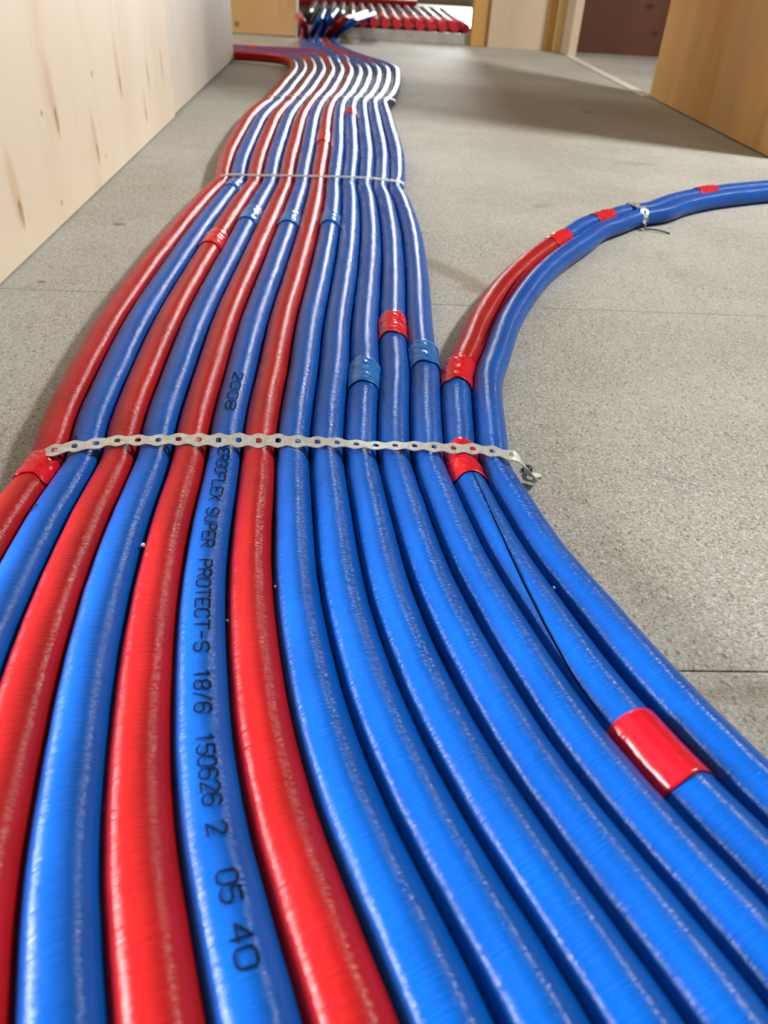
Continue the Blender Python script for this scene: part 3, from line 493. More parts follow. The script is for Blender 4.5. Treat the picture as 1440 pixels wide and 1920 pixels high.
    [(0.0277,-0.1725,0.0452,0.0171),(0.0188,-0.1438,0.0464,0.0171),(0.0098,-0.1152,0.0476,0.0171),(0.0007,-0.0865,0.0487,0.0171),(-0.0084,-0.0579,0.0495,0.0171),(-0.0174,-0.0292,0.0502,0.0171),(-0.0265,-0.0003,0.0506,0.0171),(-0.0356,0.0288,0.0507,0.0171),(-0.0449,0.0578,0.0499,0.0171),(-0.0544,0.0865,0.0476,0.0171),(-0.0643,0.1149,0.0437,0.0171),(-0.0742,0.1429,0.0388,0.0170),(-0.0836,0.1704,0.0339,0.0169),(-0.0916,0.1977,0.0295,0.0168),(-0.0984,0.2258,0.0260,0.0167),(-0.1044,0.2553,0.0231,0.0165),(-0.1098,0.2856,0.0208,0.0164),(-0.1145,0.3159,0.0191,0.0162),(-0.1185,0.3460,0.0178,0.0159),(-0.1218,0.3759,0.0169,0.0157),(-0.1242,0.4055,0.0164,0.0154),(-0.1259,0.4352,0.0161,0.0151),(-0.1268,0.4651,0.0160,0.0150),(-0.1271,0.4951,0.0160,0.0148),(-0.1280,0.5249,0.0160,0.0142),(-0.1302,0.5548,0.0160,0.0136),(-0.1325,0.5851,0.0160,0.0147),(-0.1339,0.6154,0.0160,0.0149),(-0.1345,0.6458,0.0160,0.0151),(-0.1348,0.6761,0.0160,0.0153),(-0.1350,0.7065,0.0160,0.0155),(-0.1354,0.7370,0.0160,0.0156),(-0.1358,0.7674,0.0160,0.0158),(-0.1360,0.7975,0.0160,0.0159),(-0.1358,0.8274,0.0160,0.0159),(-0.1353,0.8570,0.0160,0.0159),(-0.1345,0.8866,0.0160,0.0160),(-0.1335,0.9162,0.0160,0.0160),(-0.1323,0.9460,0.0160,0.0160),(-0.1312,0.9759,0.0160,0.0160),(-0.1300,1.0058,0.0160,0.0160),(-0.1289,1.0359,0.0160,0.0160),(-0.1277,1.0660,0.0160,0.0160),(-0.1265,1.0961,0.0160,0.0160),(-0.1254,1.1263,0.0160,0.0160),(-0.1243,1.1564,0.0160,0.0159),(-0.1232,1.1866,0.0160,0.0159),(-0.1221,1.2167,0.0160,0.0158),(-0.1210,1.2468,0.0160,0.0157),(-0.1198,1.2768,0.0160,0.0156),(-0.1187,1.3068,0.0160,0.0154),(-0.1177,1.3368,0.0160,0.0153),(-0.1166,1.3667,0.0160,0.0151),(-0.1153,1.3968,0.0160,0.0149),(-0.1142,1.4266,0.0160,0.0147),(-0.1144,1.4562,0.0160,0.0136),(-0.1154,1.4862,0.0160,0.0142),(-0.1163,1.5166,0.0160,0.0148),(-0.1171,1.5470,0.0160,0.0150),(-0.1178,1.5772,0.0160,0.0151),(-0.1185,1.6074,0.0160,0.0153),(-0.1190,1.6376,0.0160,0.0155),(-0.1193,1.6678,0.0160,0.0157),(-0.1196,1.6980,0.0160,0.0158),(-0.1198,1.7283,0.0160,0.0159),(-0.1200,1.7587,0.0160,0.0159),(-0.1202,1.7890,0.0160,0.0160),(-0.1205,1.8191,0.0160,0.0160),(-0.1208,1.8492,0.0160,0.0160),(-0.1211,1.8792,0.0160,0.0160),(-0.1215,1.9092,0.0160,0.0160),(-0.1218,1.9391,0.0160,0.0160),(-0.1221,1.9690,0.0160,0.0160),(-0.1224,1.9989,0.0160,0.0160),(-0.1225,2.0289,0.0160,0.0159),(-0.1224,2.0591,0.0160,0.0159),(-0.1222,2.0893,0.0160,0.0158),(-0.1216,2.1195,0.0160,0.0157),(-0.1208,2.1498,0.0160,0.0156),(-0.1198,2.1799,0.0160,0.0154),(-0.1187,2.2099,0.0160,0.0152),(-0.1172,2.2400,0.0160,0.0150),(-0.1147,2.2701,0.0160,0.0149),(-0.1120,2.2994,0.0160,0.0147),(-0.1102,2.3289,0.0160,0.0135),(-0.1087,2.3604,0.0160,0.0144),(-0.1061,2.3933,0.0160,0.0148),(-0.1026,2.4253,0.0160,0.0150),(-0.0991,2.4556,0.0160,0.0152),(-0.0958,2.4844,0.0160,0.0154),(-0.0928,2.5131,0.0160,0.0155),(-0.0903,2.5423,0.0160,0.0157),(-0.0882,2.5721,0.0160,0.0158),(-0.0863,2.6022,0.0160,0.0159),(-0.0846,2.6322,0.0160,0.0159),(-0.0829,2.6621,0.0160,0.0160),(-0.0812,2.6918,0.0160,0.0160),(-0.0795,2.7213,0.0160,0.0160),(-0.0778,2.7508,0.0160,0.0160),(-0.0760,2.7804,0.0160,0.0160),(-0.0742,2.8100,0.0160,0.0160),(-0.0725,2.8398,0.0160,0.0160),(-0.0709,2.8699,0.0160,0.0160),(-0.0697,2.8999,0.0160,0.0160),(-0.0689,2.9299,0.0160,0.0160),(-0.0685,2.9597,0.0160,0.0160),(-0.0686,2.9895,0.0160,0.0160),(-0.0694,3.0193,0.0160,0.0160),(-0.0707,3.0492,0.0160,0.0160),(-0.0726,3.0792,0.0160,0.0160),(-0.0751,3.1092,0.0160,0.0160),(-0.0780,3.1392,0.0160,0.0160),(-0.0810,3.1697,0.0160,0.0160),(-0.0838,3.2008,0.0160,0.0160),(-0.0861,3.2327,0.0160,0.0160),(-0.0881,3.2652,0.0160,0.0160),(-0.0902,3.2979,0.0160,0.0160),(-0.0935,3.3300,0.0160,0.0160),(-0.0987,3.3603,0.0160,0.0160),(-0.1069,3.3880,0.0160,0.0160),(-0.1188,3.4122,0.0160,0.0160),(-0.1347,3.4322,0.0160,0.0160),(-0.1547,3.4480,0.0160,0.0160),(-0.1784,3.4598,0.0160,0.0160),(-0.2048,3.4680,0.0160,0.0160),(-0.2331,3.4734,0.0160,0.0160),(-0.2625,3.4768,0.0160,0.0160),(-0.2924,3.4786,0.0160,0.0160),(-0.3224,3.4796,0.0160,0.0160),(-0.3525,3.4800,0.0160,0.0160),(-0.3826,3.4802,0.0160,0.0160),(-0.4127,3.4804,0.0160,0.0160),(-0.4428,3.4805,0.0160,0.0160),(-0.4729,3.4808,0.0160,0.0160),(-0.5030,3.4810,0.0160,0.0160),(-0.5331,3.4812,0.0160,0.0160),(-0.5631,3.4814,0.0160,0.0160),(-0.5932,3.4816,0.0160,0.0160),(-0.6233,3.4817,0.0160,0.0160),(-0.6534,3.4818,0.0160,0.0160),(-0.6834,3.4818,0.0160,0.0160),(-0.7135,3.4818,0.0160,0.0160),(-0.7436,3.4818,0.0160,0.0160),(-0.7737,3.4818,0.0160,0.0160),(-0.8037,3.4818,0.0160,0.0160),(-0.8338,3.4818,0.0160,0.0160),(-0.8639,3.4817,0.0160,0.0160),(-0.8940,3.4817,0.0160,0.0160),(-0.9241,3.4817,0.0160,0.0160),(-0.9541,3.4817,0.0160,0.0160),(-0.9842,3.4817,0.0160,0.0160),(-1.0143,3.4817,0.0160,0.0160),(-1.0444,3.4817,0.0160,0.0160),(-1.0744,3.4817,0.0160,0.0160),(-1.1045,3.4817,0.0160,0.0160),(-1.1346,3.4817,0.0160,0.0160),(-1.1647,3.4817,0.0160,0.0160),(-1.1947,3.4817,0.0160,0.0160),(-1.2248,3.4817,0.0160,0.0160),(-1.2549,3.4817,0.0160,0.0160),(-1.2850,3.4817,0.0160,0.0160),(-1.3000,3.4817,0.0160,0.0160)],
    [(0.0641,-0.1721,0.0452,0.0171),(0.0549,-0.1435,0.0464,0.0171),(0.0457,-0.1150,0.0476,0.0171),(0.0365,-0.0864,0.0487,0.0171),(0.0273,-0.0579,0.0495,0.0171),(0.0182,-0.0293,0.0502,0.0171),(0.0092,-0.0007,0.0506,0.0171),(0.0003,0.0279,0.0506,0.0171),(-0.0086,0.0560,0.0499,0.0171),(-0.0177,0.0836,0.0476,0.0171),(-0.0271,0.1106,0.0438,0.0171),(-0.0370,0.1381,0.0390,0.0170),(-0.0470,0.1664,0.0341,0.0169),(-0.0564,0.1953,0.0297,0.0168),(-0.0645,0.2246,0.0261,0.0167),(-0.0714,0.2541,0.0233,0.0165),(-0.0772,0.2838,0.0210,0.0164),(-0.0824,0.3134,0.0192,0.0162),(-0.0868,0.3430,0.0179,0.0160),(-0.0906,0.3727,0.0170,0.0157),(-0.0935,0.4027,0.0164,0.0154),(-0.0955,0.4327,0.0161,0.0152),(-0.0968,0.4627,0.0160,0.0150),(-0.0977,0.4925,0.0160,0.0148),(-0.0990,0.5227,0.0160,0.0144),(-0.1010,0.5529,0.0160,0.0134),(-0.1029,0.5829,0.0160,0.0147),(-0.1039,0.6128,0.0160,0.0149),(-0.1043,0.6427,0.0160,0.0150),(-0.1043,0.6725,0.0160,0.0152),(-0.1042,0.7023,0.0160,0.0154),(-0.1045,0.7320,0.0160,0.0156),(-0.1049,0.7616,0.0160,0.0157),(-0.1049,0.7915,0.0160,0.0158),(-0.1046,0.8216,0.0160,0.0159),(-0.1038,0.8520,0.0160,0.0159),(-0.1028,0.8824,0.0160,0.0160),(-0.1017,0.9127,0.0160,0.0160),(-0.1004,0.9430,0.0160,0.0160),(-0.0992,0.9731,0.0160,0.0160),(-0.0980,1.0032,0.0160,0.0160),(-0.0968,1.0332,0.0160,0.0160),(-0.0957,1.0632,0.0160,0.0160),(-0.0946,1.0931,0.0160,0.0160),(-0.0936,1.1230,0.0160,0.0160),(-0.0926,1.1529,0.0160,0.0160),(-0.0917,1.1828,0.0160,0.0159),(-0.0908,1.2127,0.0160,0.0159),(-0.0898,1.2426,0.0160,0.0158),(-0.0890,1.2726,0.0160,0.0157),(-0.0882,1.3027,0.0160,0.0155),(-0.0874,1.3328,0.0160,0.0153),(-0.0867,1.3629,0.0160,0.0151),(-0.0859,1.3929,0.0160,0.0149),(-0.0854,1.4230,0.0160,0.0148),(-0.0857,1.4535,0.0160,0.0141),(-0.0862,1.4839,0.0160,0.0137),(-0.0867,1.5139,0.0160,0.0148),(-0.0871,1.5438,0.0160,0.0149),(-0.0875,1.5737,0.0160,0.0151),(-0.0879,1.6036,0.0160,0.0153),(-0.0881,1.6335,0.0160,0.0155),(-0.0883,1.6633,0.0160,0.0156),(-0.0884,1.6931,0.0160,0.0158),(-0.0885,1.7229,0.0160,0.0158),(-0.0888,1.7526,0.0160,0.0159),(-0.0890,1.7823,0.0160,0.0159),(-0.0893,1.8121,0.0160,0.0160),(-0.0897,1.8420,0.0160,0.0160),(-0.0900,1.8720,0.0160,0.0160),(-0.0904,1.9020,0.0160,0.0160),(-0.0907,1.9320,0.0160,0.0160),(-0.0910,1.9619,0.0160,0.0160),(-0.0913,1.9917,0.0160,0.0160),(-0.0915,2.0215,0.0160,0.0160),(-0.0916,2.0515,0.0160,0.0159),(-0.0915,2.0814,0.0160,0.0159),(-0.0912,2.1114,0.0160,0.0158),(-0.0907,2.1414,0.0160,0.0157),(-0.0901,2.1715,0.0160,0.0155),(-0.0893,2.2016,0.0160,0.0153),(-0.0883,2.2314,0.0160,0.0151),(-0.0866,2.2607,0.0160,0.0149),(-0.0843,2.2906,0.0160,0.0148),(-0.0823,2.3221,0.0160,0.0141),(-0.0810,2.3532,0.0160,0.0137),(-0.0788,2.3833,0.0160,0.0147),(-0.0753,2.4142,0.0160,0.0149),(-0.0712,2.4447,0.0160,0.0151),(-0.0673,2.4738,0.0160,0.0153),(-0.0639,2.5029,0.0160,0.0154),(-0.0610,2.5324,0.0160,0.0156),(-0.0586,2.5623,0.0160,0.0157),(-0.0564,2.5926,0.0160,0.0158),(-0.0544,2.6227,0.0160,0.0159),(-0.0526,2.6527,0.0160,0.0159),(-0.0507,2.6825,0.0160,0.0160),(-0.0490,2.7121,0.0160,0.0160),(-0.0473,2.7416,0.0160,0.0160),(-0.0455,2.7711,0.0160,0.0160),(-0.0437,2.8007,0.0160,0.0160),(-0.0419,2.8305,0.0160,0.0160),(-0.0403,2.8607,0.0160,0.0160),(-0.0390,2.8911,0.0160,0.0160),(-0.0380,2.9214,0.0160,0.0160),(-0.0375,2.9516,0.0160,0.0160),(-0.0373,2.9816,0.0160,0.0160),(-0.0377,3.0115,0.0160,0.0160),(-0.0387,3.0414,0.0160,0.0160),(-0.0403,3.0712,0.0160,0.0160),(-0.0426,3.1011,0.0160,0.0160),(-0.0453,3.1311,0.0160,0.0160),(-0.0483,3.1613,0.0160,0.0160),(-0.0512,3.1920,0.0160,0.0160),(-0.0535,3.2232,0.0160,0.0160),(-0.0552,3.2552,0.0160,0.0160),(-0.0564,3.2876,0.0160,0.0160),(-0.0578,3.3202,0.0160,0.0160),(-0.0603,3.3523,0.0160,0.0160),(-0.0647,3.3831,0.0160,0.0160),(-0.0717,3.4115,0.0160,0.0160),(-0.0822,3.4368,0.0160,0.0160),(-0.0967,3.4582,0.0160,0.0160),(-0.1153,3.4754,0.0160,0.0160),(-0.1377,3.4884,0.0160,0.0160),(-0.1631,3.4978,0.0160,0.0160),(-0.1908,3.5042,0.0160,0.0160),(-0.2198,3.5082,0.0160,0.0160),(-0.2495,3.5106,0.0160,0.0160),(-0.2794,3.5118,0.0160,0.0160),(-0.3094,3.5124,0.0160,0.0160),(-0.3395,3.5126,0.0160,0.0160),(-0.3695,3.5128,0.0160,0.0160),(-0.3996,3.5129,0.0160,0.0160),(-0.4296,3.5131,0.0160,0.0160),(-0.4596,3.5133,0.0160,0.0160),(-0.4896,3.5135,0.0160,0.0160),(-0.5196,3.5137,0.0160,0.0160),(-0.5497,3.5139,0.0160,0.0160),(-0.5797,3.5140,0.0160,0.0160),(-0.6097,3.5141,0.0160,0.0160),(-0.6397,3.5142,0.0160,0.0160),(-0.6697,3.5143,0.0160,0.0160),(-0.6997,3.5143,0.0160,0.0160),(-0.7297,3.5143,0.0160,0.0160),(-0.7597,3.5143,0.0160,0.0160),(-0.7898,3.5143,0.0160,0.0160),(-0.8198,3.5143,0.0160,0.0160),(-0.8498,3.5142,0.0160,0.0160),(-0.8798,3.5142,0.0160,0.0160),(-0.9098,3.5142,0.0160,0.0160),(-0.9398,3.5142,0.0160,0.0160),(-0.9698,3.5142,0.0160,0.0160),(-0.9999,3.5142,0.0160,0.0160),(-1.0299,3.5142,0.0160,0.0160),(-1.0599,3.5142,0.0160,0.0160),(-1.0899,3.5142,0.0160,0.0160),(-1.1199,3.5142,0.0160,0.0160),(-1.1499,3.5142,0.0160,0.0160),(-1.1799,3.5142,0.0160,0.0160),(-1.2100,3.5142,0.0160,0.0160),(-1.2400,3.5142,0.0160,0.0160),(-1.2700,3.5142,0.0160,0.0160),(-1.3000,3.5142,0.0160,0.0160)],
    [(0.1005,-0.1716,0.0452,0.0171),(0.0910,-0.1431,0.0464,0.0171),(0.0815,-0.1146,0.0476,0.0171),(0.0721,-0.0861,0.0487,0.0171),(0.0628,-0.0575,0.0495,0.0171),(0.0536,-0.0288,0.0502,0.0171),(0.0444,-0.0001,0.0506,0.0171),(0.0353,0.0287,0.0506,0.0171),(0.0262,0.0574,0.0498,0.0171),(0.0168,0.0859,0.0476,0.0171),(0.0068,0.1140,0.0438,0.0171),(-0.0034,0.1418,0.0390,0.0170),(-0.0134,0.1696,0.0341,0.0169),(-0.0228,0.1974,0.0297,0.0168),(-0.0312,0.2255,0.0262,0.0167),(-0.0384,0.2540,0.0233,0.0165),(-0.0446,0.2831,0.0210,0.0164),(-0.0501,0.3128,0.0193,0.0162),(-0.0550,0.3427,0.0179,0.0160),(-0.0592,0.3725,0.0170,0.0157),(-0.0625,0.4022,0.0164,0.0155),(-0.0649,0.4319,0.0161,0.0152),(-0.0667,0.4618,0.0160,0.0150),(-0.0681,0.4917,0.0160,0.0148),(-0.0698,0.5217,0.0160,0.0145),(-0.0718,0.5517,0.0160,0.0133),(-0.0732,0.5818,0.0160,0.0146),(-0.0738,0.6119,0.0160,0.0149),(-0.0739,0.6420,0.0160,0.0150),(-0.0735,0.6721,0.0160,0.0152),(-0.0731,0.7022,0.0160,0.0154),(-0.0731,0.7323,0.0160,0.0156),(-0.0734,0.7624,0.0160,0.0157),(-0.0733,0.7925,0.0160,0.0158),(-0.0729,0.8225,0.0160,0.0159),(-0.0720,0.8525,0.0160,0.0159),(-0.0709,0.8824,0.0160,0.0160),(-0.0697,0.9124,0.0160,0.0160),(-0.0683,0.9424,0.0160,0.0160),(-0.0671,0.9724,0.0160,0.0160),(-0.0658,1.0024,0.0160,0.0160),(-0.0647,1.0324,0.0160,0.0160),(-0.0636,1.0625,0.0160,0.0160),(-0.0625,1.0925,0.0160,0.0160),(-0.0616,1.1225,0.0160,0.0160),(-0.0607,1.1526,0.0160,0.0160),(-0.0599,1.1826,0.0160,0.0159),(-0.0591,1.2127,0.0160,0.0159),(-0.0584,1.2427,0.0160,0.0158),(-0.0578,1.2728,0.0160,0.0157),(-0.0573,1.3028,0.0160,0.0155),(-0.0569,1.3328,0.0160,0.0154),(-0.0565,1.3628,0.0160,0.0152),(-0.0562,1.3929,0.0160,0.0150),(-0.0563,1.4229,0.0160,0.0148),(-0.0568,1.4529,0.0160,0.0143),(-0.0570,1.4829,0.0160,0.0135),(-0.0569,1.5130,0.0160,0.0147),(-0.0569,1.5431,0.0160,0.0149),(-0.0571,1.5731,0.0160,0.0151),(-0.0571,1.6032,0.0160,0.0153),(-0.0571,1.6333,0.0160,0.0155),(-0.0569,1.6633,0.0160,0.0156),(-0.0568,1.6934,0.0160,0.0158),(-0.0569,1.7234,0.0160,0.0158),(-0.0570,1.7535,0.0160,0.0159),(-0.0572,1.7835,0.0160,0.0159),(-0.0575,1.8135,0.0160,0.0160),(-0.0578,1.8436,0.0160,0.0160),(-0.0581,1.8736,0.0160,0.0160),(-0.0585,1.9036,0.0160,0.0160),(-0.0588,1.9337,0.0160,0.0160),(-0.0592,1.9637,0.0160,0.0160),(-0.0595,1.9937,0.0160,0.0160),(-0.0598,2.0238,0.0160,0.0160),(-0.0599,2.0539,0.0160,0.0159),(-0.0600,2.0839,0.0160,0.0159),(-0.0598,2.1140,0.0160,0.0158),(-0.0595,2.1442,0.0160,0.0157),(-0.0592,2.1743,0.0160,0.0155),(-0.0588,2.2044,0.0160,0.0153),(-0.0582,2.2345,0.0160,0.0151),(-0.0570,2.2645,0.0160,0.0150),(-0.0552,2.2944,0.0160,0.0148),(-0.0535,2.3243,0.0160,0.0143),(-0.0522,2.3544,0.0160,0.0135),(-0.0500,2.3859,0.0160,0.0147),(-0.0461,2.4177,0.0160,0.0149),(-0.0415,2.4479,0.0160,0.0151),(-0.0373,2.4772,0.0160,0.0152),(-0.0337,2.5069,0.0160,0.0154),(-0.0306,2.5369,0.0160,0.0156),(-0.0278,2.5668,0.0160,0.0157),(-0.0254,2.5964,0.0160,0.0158),(-0.0231,2.6255,0.0160,0.0159),(-0.0210,2.6544,0.0160,0.0159),(-0.0190,2.6833,0.0160,0.0160),(-0.0172,2.7126,0.0160,0.0160),(-0.0154,2.7424,0.0160,0.0160),(-0.0137,2.7726,0.0160,0.0160),(-0.0119,2.8028,0.0160,0.0160),(-0.0101,2.8328,0.0160,0.0160),(-0.0085,2.8628,0.0160,0.0160),(-0.0071,2.8928,0.0160,0.0160),(-0.0061,2.9228,0.0160,0.0160),(-0.0055,2.9528,0.0160,0.0160),(-0.0054,2.9828,0.0160,0.0160),(-0.0058,3.0128,0.0160,0.0160),(-0.0068,3.0428,0.0160,0.0160),(-0.0084,3.0727,0.0160,0.0160),(-0.0105,3.1026,0.0160,0.0160),(-0.0129,3.1325,0.0160,0.0160),(-0.0153,3.1627,0.0160,0.0160),(-0.0171,3.1938,0.0160,0.0160),(-0.0182,3.2259,0.0160,0.0160),(-0.0187,3.2587,0.0160,0.0160),(-0.0193,3.2917,0.0160,0.0160),(-0.0207,3.3242,0.0160,0.0160),(-0.0230,3.3561,0.0160,0.0160),(-0.0266,3.3873,0.0160,0.0160),(-0.0318,3.4173,0.0160,0.0160),(-0.0393,3.4453,0.0160,0.0160),(-0.0499,3.4703,0.0160,0.0160),(-0.0642,3.4916,0.0160,0.0160),(-0.0825,3.5088,0.0160,0.0160),(-0.1048,3.5220,0.0160,0.0160),(-0.1308,3.5315,0.0160,0.0160),(-0.1593,3.5378,0.0160,0.0160),(-0.1891,3.5416,0.0160,0.0160),(-0.2191,3.5437,0.0160,0.0160),(-0.2490,3.5446,0.0160,0.0160),(-0.2787,3.5450,0.0160,0.0160),(-0.3086,3.5452,0.0160,0.0160),(-0.3385,3.5453,0.0160,0.0160),(-0.3685,3.5454,0.0160,0.0160),(-0.3986,3.5456,0.0160,0.0160),(-0.4286,3.5458,0.0160,0.0160),(-0.4587,3.5460,0.0160,0.0160),(-0.4887,3.5462,0.0160,0.0160),(-0.5188,3.5463,0.0160,0.0160),(-0.5488,3.5464,0.0160,0.0160),(-0.5789,3.5466,0.0160,0.0160),(-0.6089,3.5467,0.0160,0.0160),(-0.6390,3.5467,0.0160,0.0160),(-0.6690,3.5468,0.0160,0.0160),(-0.6991,3.5468,0.0160,0.0160),(-0.7291,3.5468,0.0160,0.0160),(-0.7592,3.5468,0.0160,0.0160),(-0.7892,3.5468,0.0160,0.0160),(-0.8192,3.5467,0.0160,0.0160),(-0.8493,3.5467,0.0160,0.0160),(-0.8793,3.5467,0.0160,0.0160),(-0.9094,3.5467,0.0160,0.0160),(-0.9394,3.5467,0.0160,0.0160),(-0.9695,3.5467,0.0160,0.0160),(-0.9995,3.5467,0.0160,0.0160),(-1.0296,3.5467,0.0160,0.0160),(-1.0596,3.5467,0.0160,0.0160),(-1.0897,3.5467,0.0160,0.0160),(-1.1197,3.5467,0.0160,0.0160),(-1.1498,3.5467,0.0160,0.0160),(-1.1798,3.5467,0.0160,0.0160),(-1.2099,3.5467,0.0160,0.0160),(-1.2399,3.5467,0.0160,0.0160),(-1.2700,3.5467,0.0160,0.0160),(-1.3000,3.5467,0.0160,0.0160)],
